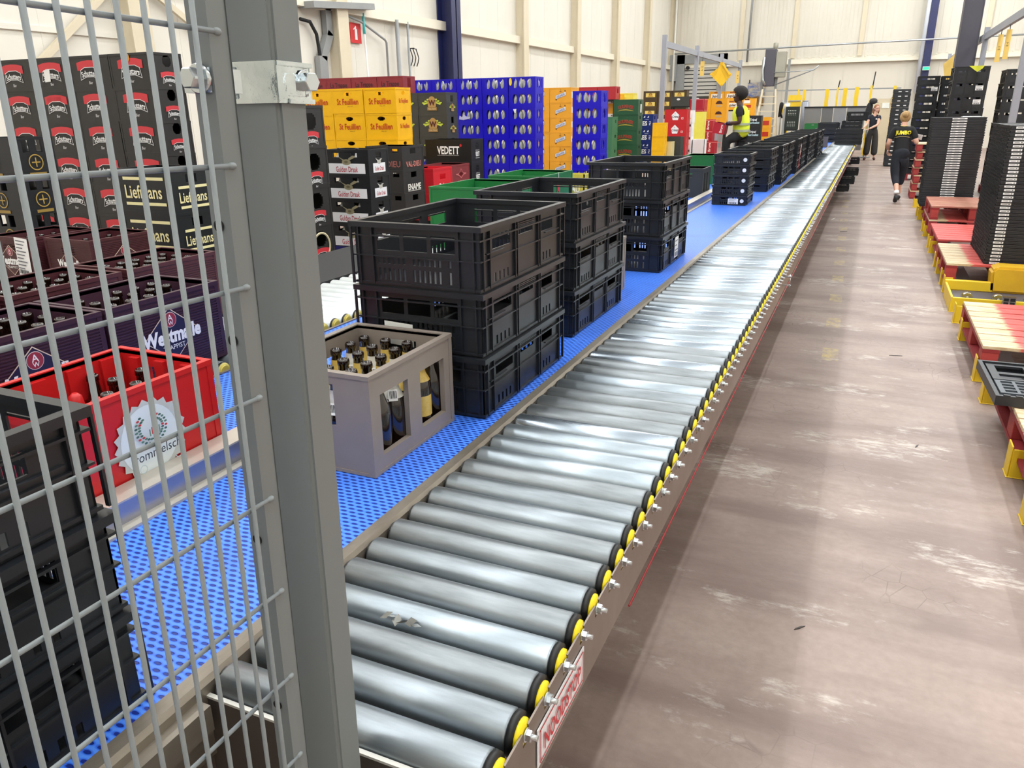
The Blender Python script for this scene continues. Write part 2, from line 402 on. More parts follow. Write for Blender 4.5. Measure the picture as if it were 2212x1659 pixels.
# overhead gantry frames with hanging tags
GANT = mat('gantry_grey', rgb(160, 163, 172), 0.45, 0.15, .12, 4)
def gantry(x, z, ys, label, ext=(0, 0), w=.09):
    t = thing('steel_gantry', label, 'gantry', (x, ys[0], 0))
    for y in ys:
        b = MB(); b.box(-w / 2, y - ys[0] - w / 2, 0, w / 2, y - ys[0] + w / 2, z + .14); b.build('post', GANT, t)
    b = MB(); b.box(-.03, ext[0], z - .09, .03, ys[-1] - ys[0] + ext[1], z + .03); b.build('crossbar', GANT, t)
    return t
gantry(-4.15, 3.0, [17.0, 20.3, 23.75, 27.2], 'grey steel gantry with four posts standing over the coloured crate stacks')
gantry(1.79, 3.0, [13.55, 18.95, 23.2, 28.0], 'grey steel gantry with tall posts beside the black crate stacks', (-6, 0))
def hang_tag(x, y, z, w, h, c, label, rot=0.0, txt=None):
    t = thing('hanging_tag', label, 'sign', (x, y, z))
    b = MB(); b.box(-w / 2, -.004, -h, w / 2, .004, 0); b.build('card', c, t)
    b = MB(); b.tube([(0, 0, 0), (0, 0, .14)], .006, 5); b.build('string', DARK, t)
    if txt: Logo().text(txt, 0, 0, w * .45, (40, 40, 40), rot=PI / 2).build('lettering', t, (0, -.0041, -h / 2), (1, 0, 0), (0, 0, 1))
    return t
YTAG = mat('yellow_tag', rgb(240, 205, 110), .5, 0, .2, 8, rgb(222, 176, 84))
hang_tag(-4.12, 20.9, 2.82, .10, .34, YTAG, 'narrow pale yellow tag hanging from the gantry before the roller shutter', txt='A 12')
hang_tag(-4.12, 26.6, 2.80, .10, .36, YTAG, 'narrow yellow tag hanging at the far end post of the gantry', txt='A 14')
hang_tag(1.79, 16.6, 2.84, .075, .44, YTAG, 'narrow yellow tag hanging from the gantry beside the slate column', txt='B 3')
hang_tag(1.79, 15.6, 2.84, .075, .44, YTAG, 'narrow yellow tag hanging from the gantry, second from the slate column', txt='B 4')
b = MB()
b.face([(-.42, 0, 0), (0, 0, -.42), (.42, .02, 0.1), (.05, .02, .5)]); b.face([(.05, .02, .5), (.42, .02, .1), (0, 0, -.42), (-.42, 0, 0)])
b = MB(); b.prism([(-.62, -.02), (.05, -.6), (.55, -.05), (.2, .18), (.1, .5), (-.1, .5), (-.2, .25)], 'y', -.01, .01)
b.prism([(-.5, -.12), (.0, -.55), (.06, -.5), (-.44, -.06)], 'y', -.03, -.011); b.prism([(.02, .38), (.42, -.1), (.48, -.05), (.1, .42)], 'y', -.035, -.011)
t = b.build('hanging_sign', mat('yellow_sign', rgb(247, 200, 44), .4, 0, .3, 5, rgb(236, 170, 30)), loc=(-4.08, 23.45, 2.62), fix=True); t.scale = (.52, 1, .58)
tag(t, 'large crumpled yellow diamond sign hanging from the left gantry', 'sign'); t['label'] = 'large crumpled yellow diamond sign hanging from the gantry'
t = thing('hanging_sign', 'yellow sign with white chevron hanging before the slate column', 'sign', (1.7, 23.0, 2.85))
b = MB(); b.prism([(-.25, -.6), (.2, -.75), (.3, 0), (-.1, .05), (-.35, -.2)], 'y', -.01, .01); b.build('sign_plate', YTAG, t, fix=True)
b = MB(); b.prism([(-.12, -.2), (.2, -.1), (.16, -.04), (-.02, -.12), (.1, -.5), (.04, -.52)], 'y', -.02, -.011); b.build('chevron', ink(245, 245, 240), t, fix=True)

# slate column and navy column on the right
b = MB(); ibeam(b, 0, 0, .40, .36, 0, ZC); b.box(.02, -.19, 0, .34, -.17, ZC)
tag(b.build('steel_column', SLATE, loc=(1.36, 19.7, 0)), 'wide slate grey steel column rising behind the black crate stacks', 'column')
t = thing('steel_column', 'slim navy blue column with white conduit on the back wall', 'column', (1.55, 37.6, 0))
b = MB(); b.box(-.1, -.1, 0, .18, .2, ZC); b.build('post', NAVY, t)
b = MB(); b.cyl((-.2, -.14, 2.2), (-.16, -.14, ZC), .075, 10); b.build('conduit', mat('conduit_white', rgb(206, 212, 222), .35), t)
t = thing('emergency_lamp', 'small green glowing emergency lamp on the slim navy column', 'lamp', (1.58, 37.35, 3.1))
b = MB(); b.box(-.1, -.06, -.07, .14, .06, .07); b.build('housing', mat('white_plastic', rgb(230, 232, 230), .4), t)
b = MB(); b.box(-.09, -.075, -.05, .13, -.061, .05); b.build('lens', mat('green_glow', rgb(40, 220, 130), .4, emit=1.5), t)
# unseen tray added overhead so its shadow edge runs along the aisle floor
t = thing('shade_blocker', 'unseen steel tray added overhead to cast shade along the aisle', 'shade blocker', (1.45, 0, 5.2))
b = MB(); b.box(-.42, -5, 0, .42, 24, .02); b.box(-.42, -5, .02, -.40, 24, .12); b.box(.40, -5, .02, .42, 24, .12); b.build('tray', GALV, t)
for y in (2, 10, 18):
    b = MB(); b.cyl((0, y, .02), (0, y, 3.4), .012, 6); b.build('hanger', GALV, t)

# dust unit on legs with arm, ladder, poster, fence
t = thing('dust_extractor', 'grey dust extractor unit on tall legs against the back wall', 'machine', (-4.15, 36.7, 0))
b = MB(); b.box(-.42, -.35, 2.55, .02, .2, 4.0); b.build('body', SLATE, t, bevel=.02)
b = MB(); b.box(.02, -.3, 2.9, .42, .2, 3.9); b.cyl((-.05, -.1, 4.0), (-.05, -.1, 4.25), .1, 10); b.build('filter_box', mat('filter_grey', rgb(168, 166, 152), .5, .3, .2, 5), t, bevel=.015)
for x in (-.5, .08, .55):
    b = MB(); b.box(x - .05, -.05, 0, x + .05, .05, 3.6); b.build('leg', GREYW, t)
b = MB(); b.tube([(.1, -.4, 2.6), (1.6, -.5, 3.15), (1.75, -.5, 3.3)], .025, 6); b.tube([(0, -.4, 3.08), (.95, -.45, 3.1), (1.6, -.5, 3.15)], .018, 6); b.build('arm', GALV, t)
b = MB(); b.tube([(-.42, -.4, 3.7), (-.46, -.42, 3.2), (-.42, -.42, 2.8), (-.3, -.42, 2.6)], .05, 8); b.build('hose', CHROME, t)
t = thing('step_ladder', 'pale wooden step ladder standing open by the dust extractor', 'ladder', (-3.75, 31.8, 0))
WOODP = mat('pale_wood', rgb(226, 212, 182), .6, 0, .25, 6, rgb(196, 174, 134))
for sx in (-1, 1):
    b = MB(); b.obox((sx * .45 - .03, -.35, 0), (.06, 0, 0), (0, .05, 0), (-sx * .22, .35, 2.35)); b.build('stile', WOODP, t)
    b = MB(); b.obox((sx * .45 - .02, .40, 0), (.04, 0, 0), (0, .04, 0), (-sx * .22, -.35, 2.30)); b.build('stile', WOODP, t)
for k in range(8):
    f_ = (k + 1) / 9.0; hw = .45 - .22 * f_
    b = MB(); b.box(-hw, -.35 + .35 * f_ - .03, 2.35 * f_ - .015, hw, -.35 + .35 * f_ + .06, 2.35 * f_ + .015); b.build('tread', WOODP, t)
t = thing('wall_poster', 'landscape poster with blue sky hung on the back wall', 'poster', (-5.03, 37.9, 2.15))
b = MB(); b.box(-.37, -.01, -.38, .37, .01, .60); b.build('sheet', mat('poster_print', rgb(60, 100, 176), .5, 0, 1.0, 3.2, rgb(226, 208, 150), 0, (1, 1, 2)), t)
b = MB(); b.prism([(-.37, -.38), (.37, -.38), (.37, -.06), (.1, .04), (-.15, -.02), (-.37, .08)], 'y', -.016, -.0105); b.build('field', mat('poster_field', rgb(150, 116, 60), .5, 0, .9, 5, rgb(90, 58, 30)), t, fix=True)
for x in (-.3, .3):
    b = MB(); b.box(x - .02, -.02, .58, x + .02, .02, .72); b.build('clip', DARK, t)
YEL = mat('safety_yellow', rgb(238, 200, 40), .45, 0, .2, 5, rgb(206, 160, 30))
t = thing('safety_fence', 'row of yellow safety fence posts with top rail before back wall', 'fence', (-2.7, 32.3, 0))
for x, w, z in ((-.04, .05, 2.33), (.17, .1, 2.3), (.96, .13, 2.31), (1.31, .06, 2.36), (1.57, .14, 2.33), (1.96, .14, 2.36), (2.43, .07, 2.4), (3.2, .09, 2.37)):
    b = MB(); b.box(x - w / 2, -.04, 0, x + w / 2, .04, z); b.build('post', YEL, t)
b = MB(); b.box(-3.5, -.02, 2.27, 3.4, .02, 2.31); b.build('top_rail', GREYW, t)
for x, z0, z1 in ((1.31, 2.3, 2.6), (2.46, 2.3, 2.86)):
    b = MB(); b.cyl((x, 0, z0), (x + .04, 0, z1), .022, 6); b.build('beacon_pole', DARK, t)
t = thing('steel_tank', 'long grey steel panel screen standing before the yellow fence posts', 'panel', (-1.4, 31.6, 0))
for k, (x0, x1, c) in enumerate(((-1.0, -.42, (140, 140, 138)), (-.42, -.02, (118, 118, 117)), (-.02, .42, (150, 150, 148)), (.42, 1.05, (138, 138, 136)))):
    b = MB(); b.box(x0 + .01, -.05, .2, x1 - .01, .05, 1.66); b.build('panel', mat('tank_%d' % k, rgb(*c), .35, .5, .2, 2), t)
b = MB(); b.box(-1.02, -.08, 1.66, 1.1, .08, 1.71); b.build('top_cap', DARK, t)
b = MB(); b.cyl((0, 0, 0), (0, 0, 1.88), .13, 16); b.cyl((0, 0, 1.86), (0, 0, 1.93), .10, 16)
tag(b.build('grey_cylinder', mat('grey_barrel', rgb(140, 142, 150), .4, .2), loc=(-2.42, 31.8, 0)), 'tall grey cylinder standing behind the yellow notice board', 'cylinder')
t = thing('notice_board', 'yellow notice board hanging on yellow posts beside the ladder', 'board', (-2.8, 31.9, 0))
b = MB(); b.box(-.24, -.03, 1.72, .22, .03, 2.12); b.build('board', YEL, t)
b = MB(); b.box(-.22, -.02, 1.9, .2, -.06, 1.94); b.build('bracket', GALV, t)
b = MB(); b.box(-.22, -.03, 0, -.17, .03, 1.72); b.box(.15, -.03, 0, .20, .03, 1.72); b.build('post', YEL, t)
b = MB(); b.cyl((0, 0, 0), (0, 0, .2), .1, 14); b.cyl((0, 0, .2), (0, 0, .22), .105, 14)
tag(b.build('white_tub', mat('white_plastic', rgb(230, 232, 230), .4), loc=(-3.0, 31.3, 1.64)), 'small white tub on top of the dark bottle rack', 'tub')
t = thing('control_cabinet', 'pale cream control cabinet with a small white screen by fence', 'cabinet', (.28, 33.0, 0))
b = MB(); b.box(-.55, -.2, .0, .55, .2, 1.95); b.build('body', BEIGE, t)
b = MB(); b.box(-.12, -.225, 1.62, .12, -.2, 1.8); b.build('screen', mat('screen_white', rgb(240, 244, 240), .4), t)
b = MB(); b.box(.15, -.23, 1.75, .55, -.2, 2.0); b.build('wood_plate', mat('tan_board', rgb(200, 172, 110), .6), t)
# ================================================================== conveyors
ZB = 0.93
def belt_material():
    m = bpy.data.materials.new('blue_modular_belt'); m.use_nodes = True
    nt = m.node_tree; N = nt.nodes; L = nt.links; b = N['Principled BSDF']
    tc = N.new('ShaderNodeTexCoord'); sx = N.new('ShaderNodeSeparateXYZ'); L.new(tc.outputs['Object'], sx.inputs[0])
    def M(op, a, v=None, w=None):
        x = N.new('ShaderNodeMath'); x.operation = op
        for i, q in enumerate((a, v, w)):
            if q is None: continue
            if isinstance(q, (int, float)): x.inputs[i].default_value = q
            else: L.new(q, x.inputs[i])
        return x.outputs[0]
    v = M('DIVIDE', sx.outputs[1], 0.0127); row = M('FLOOR', v)
    u = M('ADD', M('DIVIDE', sx.outputs[0], 0.0215), M('MULTIPLY', M('MODULO', row, 2.0), 0.5))
    du = M('ABSOLUTE', M('SUBTRACT', M('FRACT', u), 0.5)); dv = M('ABSOLUTE', M('SUBTRACT', M('FRACT', v), 0.5))
    e = M('ADD', M('POWER', M('DIVIDE', du, 0.30), 2.0), M('POWER', M('DIVIDE', dv, 0.22), 2.0))
    hole = N.new('ShaderNodeMapRange'); hole.inputs[1].default_value = 1.25; hole.inputs[2].default_value = 0.75; L.new(e, hole.inputs[0])
    rid = N.new('ShaderNodeMapRange'); rid.inputs[1].default_value = 1.2; rid.inputs[2].default_value = 3.6; L.new(e, rid.inputs[0])
    mx = N.new('ShaderNodeMix'); mx.data_type = 'RGBA'; L.new(rid.outputs[0], mx.inputs[0]); mx.inputs[6].default_value = rgb(36, 98, 236); mx.inputs[7].default_value = rgb(84, 146, 255)
    m2 = N.new('ShaderNodeMix'); m2.data_type = 'RGBA'; L.new(hole.outputs[0], m2.inputs[0]); L.new(mx.outputs[2], m2.inputs[6]); m2.inputs[7].default_value = rgb(16, 44, 140)
    nz = N.new('ShaderNodeTexNoise'); nz.inputs['Scale'].default_value = 5; nz.inputs['Detail'].default_value = 7; L.new(tc.outputs['Object'], nz.inputs['Vector'])
    dr = N.new('ShaderNodeMapRange'); dr.inputs[1].default_value = .55; dr.inputs[2].default_value = .8; dr.inputs[4].default_value = .35; L.new(nz.outputs['Fac'], dr.inputs[0])
    m3 = N.new('ShaderNodeMix'); m3.data_type = 'RGBA'; L.new(dr.outputs[0], m3.inputs[0]); L.new(m2.outputs[2], m3.inputs[6]); m3.inputs[7].default_value = rgb(64, 92, 168)
    L.new(m3.outputs[2], b.inputs['Base Color']); b.inputs['Roughness'].default_value = .42
    bp = N.new('ShaderNodeBump'); bp.inputs['Strength'].default_value = .7; bp.inputs['Distance'].default_value = .004
    inv = M('SUBTRACT', 1.0, hole.outputs[0]); L.new(inv, bp.inputs['Height']); L.new(bp.outputs[0], b.inputs['Normal'])
    return m
BELT = belt_material()
STEEL = mat('brushed_steel', rgb(150, 150, 148), .36, .85, .35, 7, rgb(98, 92, 84), 0.05, (1, .15, 1), None, .5, 0, .12)
STEELW = mat('worn_rail_steel', rgb(150, 142, 130), .42, .6, .6, 10, rgb(92, 80, 68), 0.05, (1, .3, 1), None, .5, 0, .1)
PLATE = mat('side_plate_steel', rgb(140, 128, 118), .38, .7, .25, 5, rgb(112, 98, 88), 0, None, None, .5, 0, .1)
ROLL = mat('zinc_roller', rgb(172, 183, 191), .35, .88, .5, 16, rgb(118, 126, 132), 0.02, (.35, 2.2, 2.2), None, .5, 0, .14)
ROLLS = [ROLL] + [mat('zinc_roller_worn_%d' % k, rgb(*c), r_, .92, .6, 16, rgb(*c2), 0.02, (.3, 2.4, 2.4), None, .5, 0, .13)
                  for k, (c, c2, r_) in enumerate((((156, 164, 170), (104, 110, 112), .38), ((176, 188, 200), (130, 140, 148), .26), ((150, 156, 160), (100, 104, 104), .42)))]
CAPY = mat('yellow_cap', rgb(246, 222, 20), .4)
YEND = 31.0
# --- near blue belt
t = thing('belt_conveyor', 'blue perforated belt conveyor carrying the black crate stacks', 'conveyor', (-1.05, 0, 0))
b = MB(); b.box(-.235, -1.5, ZB - .02, .228, YEND, ZB); b.build('belt', BELT, t)
b = MB(); b.box(.228, -1.5, ZB - .11, .232, YEND, ZB + .004)
b.prism([(.232, ZB - .11), (.268, ZB - .11), (.268, ZB + .012), (.262, ZB + .02), (.238, ZB + .02), (.232, ZB + .012)], 'y', -1.5, YEND)
b.box(.268, -1.5, ZB - .045, .29, .62, ZB - .002); b.box(.268, -1.5, ZB - .09, .272, .62, ZB - .045)
b.build('side_rail', STEELW, t)
b = MB(); b.box(-.235, -1.5, ZB - .3, .26, YEND, ZB - .12); b.build('bed', PLATE, t)
b = MB(); b.box(.20, -1.5, .06, .206, YEND, ZB - .3); b.build('shade_skirt', PLATE, t)  # unseen panel added below the belt to deepen the shadow under the rollers
for y in (-1.0, 1.6, 4.6, 7.6, 10.6, 13.6, 16.6, 19.6, 22.6, 25.6, 28.6):
    b = MB(); b.box(-.2, y - .03, 0, -.14, y + .03, ZB - .3); b.box(.14, y - .03, 0, .2, y + .03, ZB - .3); b.box(-.14, y - .02, .3, .14, y + .02, .36); b.build('leg', GREYW, t)
# --- guide profile between the belts
t = thing('guide_rail', 'bright folded steel guide rail between the two blue belts', 'guide rail', (-1.3, 0, 0))
b = MB(); b.box(.004, -1.5, ZB - .1, .03, YEND, ZB + .006); b.build('lower_ledge', mat('pale_ledge', rgb(196, 190, 178), .4, .3, .3, 8), t)
b = MB(); b.box(-.016, -1.5, ZB - .1, .004, YEND, ZB + .052); b.build('web', mat('polished_steel', rgb(158, 160, 172), .32, .75, .2, 4), t)
b = MB(); b.box(-.06, -1.5, ZB + .052, .004, YEND, ZB + .056); b.build('top_flange', mat('pale_flange', rgb(202, 194, 182), .38, .35, .35, 6), t)
# --- second blue belt
t = thing('belt_conveyor', 'second blue belt beyond the guide rail, carrying the red crate', 'conveyor', (-1.6, 0, 0))
b = MB(); b.box(-.22, -1.5, ZB - .02, .235, 12.0, ZB + .002); b.build('belt', BELT, t)
b = MB(); b.box(-.232, -1.5, ZB - .12, -.22, 12, ZB + .006); b.box(-.22, -1.5, ZB - .3, .23, 12, ZB - .12); b.build('bed', PLATE, t)
for y in (-1.0, 2.6, 6.6, 10.6):
    b = MB(); b.box(-.2, y - .03, 0, -.14, y + .03, ZB - .3); b.box(.14, y - .03, 0, .2, y + .03, ZB - .3); b.build('leg', GREYW, t)

# --- roller helper
def roller_meshes(L, r, mats, capmat=None):
    out = []
    for m in mats:
        b = MB(); b.lathe((0, 0, 0), (L, 0, 0), [(0, r - .006, 0), (.002, r - .002, 0), (.006, r, 0), (L - .006, r, 0), (L - .002, r - .002, 0), (L, r - .006, 0)], 24); out.append(b.mesh('roller', m))
    return out
# --- main roller conveyor
X0, X1, PIT, YR0 = -.778, -.345, .077, .675
t = thing('roller_conveyor', 'long grey steel roller conveyor running down the aisle', 'conveyor', (0, 0, 0))
RM = roller_meshes(X1 - X0, .0325, ROLLS)
b = MB(); b.lathe((X1 - .001, 0, 0), (X1 + .012, 0, 0), [(0, .031, 0), (.0, .0322, 0), (.008, .031, 0), (.010, .019, 0)], 24)
bear = b.mesh('bearing_ring', BLACKP)
b = MB(); b.lathe((X1 + .006, 0, 0), (X1 + .016, 0, 0), [(0, .0245, 0), (.006, .024, 0), (.009, .013, 0)], 20)
capm = b.mesh('end_cap', CAPY)
b = MB()
b.cyl((X1 + .004, 0, -.002), (X1 + .034, 0, -.002), .0042, 8); b.cyl((X1 + .018, 0, -.002), (X1 + .025, 0, -.002), .0085, 6, sm=False); b.cyl((X1 + .0165, 0, -.002), (X1 + .018, 0, -.002), .0105, 12)
bolt = b.mesh('bolt', CHROME)
b = MB(); b.cyl((X0 - .014, 0, -.002), (X0 + .004, 0, -.002), .0045, 8); b.lathe((X0 - .012, 0, 0), (X0 + .002, 0, 0), [(0, .012, 0), (.004, .022, 0), (.012, .0285, 0)], 20)
lbear = b.mesh('inner_bearing', BLACKP)
ZR = ZB - .010
far = MB(); nroll = int((YEND - YR0) / PIT)
rr = random.Random(3)
for k in range(nroll):
    y = YR0 + k * PIT
    if k < 100:
        o = put('roller', rr.choice(RM), t, (X0, y, ZR)); o.rotation_euler.x = rr.random() * 6.28
        for nm, me in (('bearing_ring', bear), ('end_cap', capm), ('bolt', bolt), ('inner_bearing', lbear)):
            c = put(nm, me, o); c.location = (-X0, 0, 0)
    else:
        far.cyl((X0, y, ZR), (X1, y, ZR), .0325, 20, rr.choice((0, 3, 4, 5))); far.cyl((X1, y, ZR), (X1 + .012, y, ZR), .0315, 12, 6); far.cyl((X1 + .012, y, ZR), (X1 + .02, y, ZR), .022, 10, 1); far.cyl((X1 + .02, y, ZR), (X1 + .035, y, ZR), .008, 6, 2)
o = far.build('far_rollers', [ROLLS[1], CAPY, CHROME, ROLLS[0], ROLLS[2], ROLLS[3], BLACKP], t); o['kind'] = 'stuff'
b = MB(); xp = X1 + .014
poly = []
for k in range(nroll):          # notched top edge of the side plate
    y = YR0 + k * PIT
    poly.append((y - PIT / 2 + .012 - .0, ZB + .002)); 
b.box(xp, YR0 - .035, ZB - .115, xp + .003, YEND, ZB - .022)
for k in range(nroll):
    y = YR0 + k * PIT
    b.box(xp, y + .010, ZB - .022, xp + .003, y + PIT - .010, ZB + .002)
b.box(xp, YR0 - .035, ZB - .022, xp + .003, YR0 - .010, ZB + .002)
b.box(xp - .02, YR0 - .035, ZB - .118, xp + .003, YEND, ZB - .115)
b.build('outer_side_plate', PLATE, t)
b = MB(); xq = X0 - .017
b.box(xq, YR0 - .035, ZB - .115, xq + .003, YEND, ZB - .022)
for k in range(nroll):
    y = YR0 + k * PIT
    b.box(xq, y + .012, ZB - .022, xq + .003, y + PIT - .012, ZB + .004)
b.build('inner_side_plate', STEELW, t)
b = MB(); b.box(xq, YR0 - .040, .55, xp, YR0 - .037, ZB - .006); b.build('end_plate', mat('dull_plate', rgb(92, 84, 78), .5, .4, .3, 5), t)
b = MB(); b.box(xq, YR0 - .041, ZB - .008, xp, YR0 - .034, ZB - .004); b.build('plate_edge', mat('bare_edge', rgb(216, 214, 206), .4, .3), t)
b = MB(); b.box(xq - .03, .32, .60, xq - .026, YR0 - .03, .88); b.box(xq - .08, -.3, .55, xq - .076, .38, .80); b.build('drive_cover', PLATE, t)
for y in (1.4, 4.4, 7.4, 10.4, 13.4, 16.4, 19.4, 22.4, 25.4, 28.4):
    b = MB(); b.box(X0 + .01, y - .025, 0, X0 + .06, y + .025, ZB - .05); b.box(X0 + .06, y - .02, ZB - .1, X1 - .02, y + .02, ZB - .06); b.build('leg', GREYW, t)
# emergency stop cord along the side, with brackets
t = thing('pull_cord', 'thin red emergency pull cord strung along the roller conveyor', 'cord', (xp + .035, 1.0, 0))
b = MB(); b.tube([(0, .15, .875), (0, 3.0, .885), (0, 8, .89), (0, 16, .89), (0, 26, .89)], .0020, 6); b.build('cord', ink(150, 34, 38), t)
for y in (3.1, 8.1, 13.1, 18.1, 23.1):
    b = MB(); b.box(-.032, y - .006, .855, .008, y + .006, .862); b.box(-.032, y - .006, .90, .008, y + .006, .907); b.cyl((0, y, .85), (0, y, .915), .004, 6); b.build('bracket', CHROME, t)
# NOODSTOP plate
t = thing('stop_sign', 'white plate reading NOODSTOP in red on the conveyor side', 'sign', (xp + .004, .887, .864))
b = MB(); b.box(0, -.099, -.034, .0018, .099, .034); b.build('plate', mat('sign_white', rgb(238, 238, 240), .35), t)
lg = Logo()
RED = (200, 30, 44)
for a, c, d, e in ((-.093, .0265, .093, .0295), (-.093, -.0295, .093, -.0265), (-.093, -.0295, -.090, .0295), (.090, -.0295, .093, .0295)): lg.rect(a, c, d, e, RED)
lg.text('NOODSTOP', 0, 0, .030, RED, w=.158, bold=.028); lg.build('lettering', t, (.0019, 0, 0), (0, 1, 0), (0, 0, 1))
# yellow warning triangle on the drive cover
t = thing('warning_sign', 'small yellow triangle warning sticker under the belt behind the mesh', 'sign', (xq - .0795 + .004, .335, .72))
b = MB(); b.prism([(-.045, -.03), (.045, -.03), (0, .05)], 'x', 0, .0015); b.build('sticker', ink(248, 224, 40), t, fix=True)
b = MB(); b.prism([(-.005, 0), (.003, .003), (.0, .03), (-.006, .03)], 'x', .0016, .002); b.prism([(-.036, -.026), (.036, -.026), (.036, -.022), (-.036, -.022)], 'x', .0016, .002); b.build('symbol', ink(20, 20, 20), t, fix=True)
# scraps on the rollers
b = MB(); rs = random.Random(5)
pts = [(i * .011 - .03, (rs.random() - .5) * .012, .004 + rs.random() * .006) for i in range(7)]
for i in range(6):
    p, q = Vector(pts[i]), Vector(pts[i + 1]); w = Vector((.003, .006, .003 * (-1) ** i)); b.face([p - w, q - w, q + w, p + w])
tag(b.build('plastic_scrap', mat('clear_film', rgb(140, 140, 134), .12, .3, .6, 60, rgb(70, 72, 72)), loc=(-.60, YR0 + 2.5 * PIT, ZR + .022)), 'crumpled clear film scrap lying between two rollers', 'scrap')

# --- third lane: roller conveyor with the dark red crates
t = thing('roller_conveyor', 'short roller conveyor lane of pale rollers behind the second blue belt', 'conveyor', (0, 0, 0))
RL = roller_meshes(.46, .030, [mat('white_roller', rgb(214, 220, 222), .3, .35, .2, 12), mat('grey_plastic_roller', rgb(96, 102, 108), .5, 0, .2, 9)])
b = MB(); b.lathe((.459, 0, 0), (.472, 0, 0), [(0, .0295, 0), (.008, .028, 0), (.010, .012, 1)], 16); b.cyl((.468, 0, 0), (.474, 0, 0), .019, 14, 1); lcap = b.mesh('end_cap', [BLACKP, mat('brass_cap', rgb(206, 190, 96), .4)])
for k in range(66):
    y = .35 + k * .076
    o = put('roller', RL[0 if y > 2.15 else 1], t, (-2.32, y, ZB - .004)); put('end_cap', lcap, o)
b = MB(); b.box(-1.846, .3, ZB - .12, -1.840, 5.5, ZB - .008); b.box(-2.335, .3, ZB - .12, -2.329, 5.5, ZB - .008); b.build('side_plate', PLATE, t)
for y in (.6, 2.6, 4.8):
    b = MB(); b.box(-2.31, y - .03, 0, -2.25, y + .03, ZB - .06); b.box(-1.91, y - .03, 0, -1.85, y + .03, ZB - .06); b.build('leg', GREYW, t)
# dark table behind that carries the second row of crates
b = MB(); b.box(-2.85, .2, ZB - .06, -2.345, 5.4, ZB + .02)
for y in (.5, 2.8, 5.1): b.box(-2.8, y - .03, 0, -2.74, y + .03, ZB - .06); b.box(-2.45, y - .03, 0, -2.39, y + .03, ZB - .06)
tag(b.build('feed_table', DARK), 'dark steel feed table behind the roller lane', 'table')

# ================================================================== machine fence
FGREY = mat('fence_grey_paint', rgb(120, 125, 125), .42, 0, .12, 5, rgb(107, 111, 112))
FWIRE = mat('wire_grey_paint', rgb(138, 145, 147), .42, 0, .15, 20)
LEAN = -.024
fp = thing('mesh_fence', 'grey steel mesh guard panel closing off the belts', 'fence', (-.47, 0, 0)); fp.rotation_euler = (LEAN, 0, 0)
DY = -1.72 * .024
b = MB(); ZT = 2.25
fr_holes = []
for z in (1.645, 1.545, 1.360, 1.195): pass
# front tube of the frame: outer face carries the wires, holes bored through it
b.plate((-.0, .487 + DY, .02), (0, 1, 0), (0, 0, 1), .020, ZT - .02, .002); b.plate((-.022, .487 + DY, .02), (1, 0, 0), (0, 0, 1), .022, ZT - .02, .002)
b.box(-.022, .489 + DY, .02, -.020, .507 + DY, ZT); b.box(-.022, .505 + DY, .02, -.002, .507 + DY, ZT)
b.box(-.022, -.4, ZT - .02, 0, .507 + DY, ZT); b.box(-.022, -.4, .06, 0, .487 + DY, .08)
b.build('frame', FGREY, fp, bevel=.0015)
b = MB()
for z in (1.645, 1.547, 1.353, 1.162, .95, .75):
    b.cyl((-.013, .4863 + DY, z), (-.013, .4869 + DY, z), .0052, 14)
b.build('bolt_hole', mat('hole_black', rgb(6, 6, 6), .8), fp)
b = MB()
for k in range(40):
    y = .470 + DY - .0221 * k
    b.cyl((.0035, y, .06), (.0035, y, ZT), .0021, 8)
for k in range(22):
    z = 1.792 - .0995 * k if k < 18 else 1.792 + .0995 * (k - 17)
    b.tube([(-.0002, -.42, z), (-.0002, .494 + DY, z)], .0021, 8); b.lathe((-.0002, .492 + DY, z), (-.0002, .500 + DY, z), [(0, .0021, 0), (.003, .003, 0), (.006, .0028, 0), (.008, .0012, 0)], 8)
b.build('wire_mesh', FWIRE, fp)
po = thing('fence_post', 'grey square steel fence post with shiny clamp, standing before rollers', 'fence', (-.47, .579, 0)); po.rotation_euler = (LEAN, 0, 0)
b = MB(); b.box(-.066, -.020 + DY, .005, 0, .020 + DY, 2.4); b.build('post', FGREY, po, bevel=.004, seg=3)
b = MB(); b.box(-.10, -.06 + DY, -.01, .04, .06 + DY, .008); b.build('base_plate', FGREY, po)
cl = MB(); z0, z1 = 1.728, 1.762
# pressed clamp: band round the post with a flared lug to the panel
cl.box(-.070, -.0225 + DY, z0, .0025, -.0205 + DY, z1); cl.box(.0005, -.0225 + DY, z0, .0028, .023 + DY, z1); cl.box(-.070, .021 + DY, z0, .0028, .023 + DY, z1)
cl.prism([(-.070, -.0225 + DY), (-.046, -.026 + DY), (-.040, -.0225 + DY)], 'z', z0 + .004, z1 - .004); cl.prism([(.0025, -.012 + DY), (.0055, -.002 + DY), (.0055, .010 + DY), (.0025, .019 + DY)], 'z', z0 + .006, z1 - .010)
cl.prism([(.0025, -.022 + DY), (.0025, .024 + DY), (.0052, .024 + DY), (.0036, -.022 + DY)], 'z', z1 - .004, z1); cl.prism([(.0025, -.010 + DY), (.0025, .024 + DY), (.0055, .024 + DY), (.0045, -.010 + DY)], 'z', z0, z0 + .004)
c = cl.build('clamp', mat('bright_zinc', rgb(214, 222, 224), .16, 1.0, .5, 24, rgb(150, 164, 168), .25), po, bevel=.0012, seg=2, fix=True)
b = MB(); b.cyl((.004, .012 + DY, 1.746), (.015, .010 + DY, 1.746), .0085, 6, sm=False); b.cyl((.0035, .012 + DY, 1.746), (.005, .012 + DY, 1.746), .0105, 16); b.build('clamp_bolt', CHROME, c, bevel=.0006)
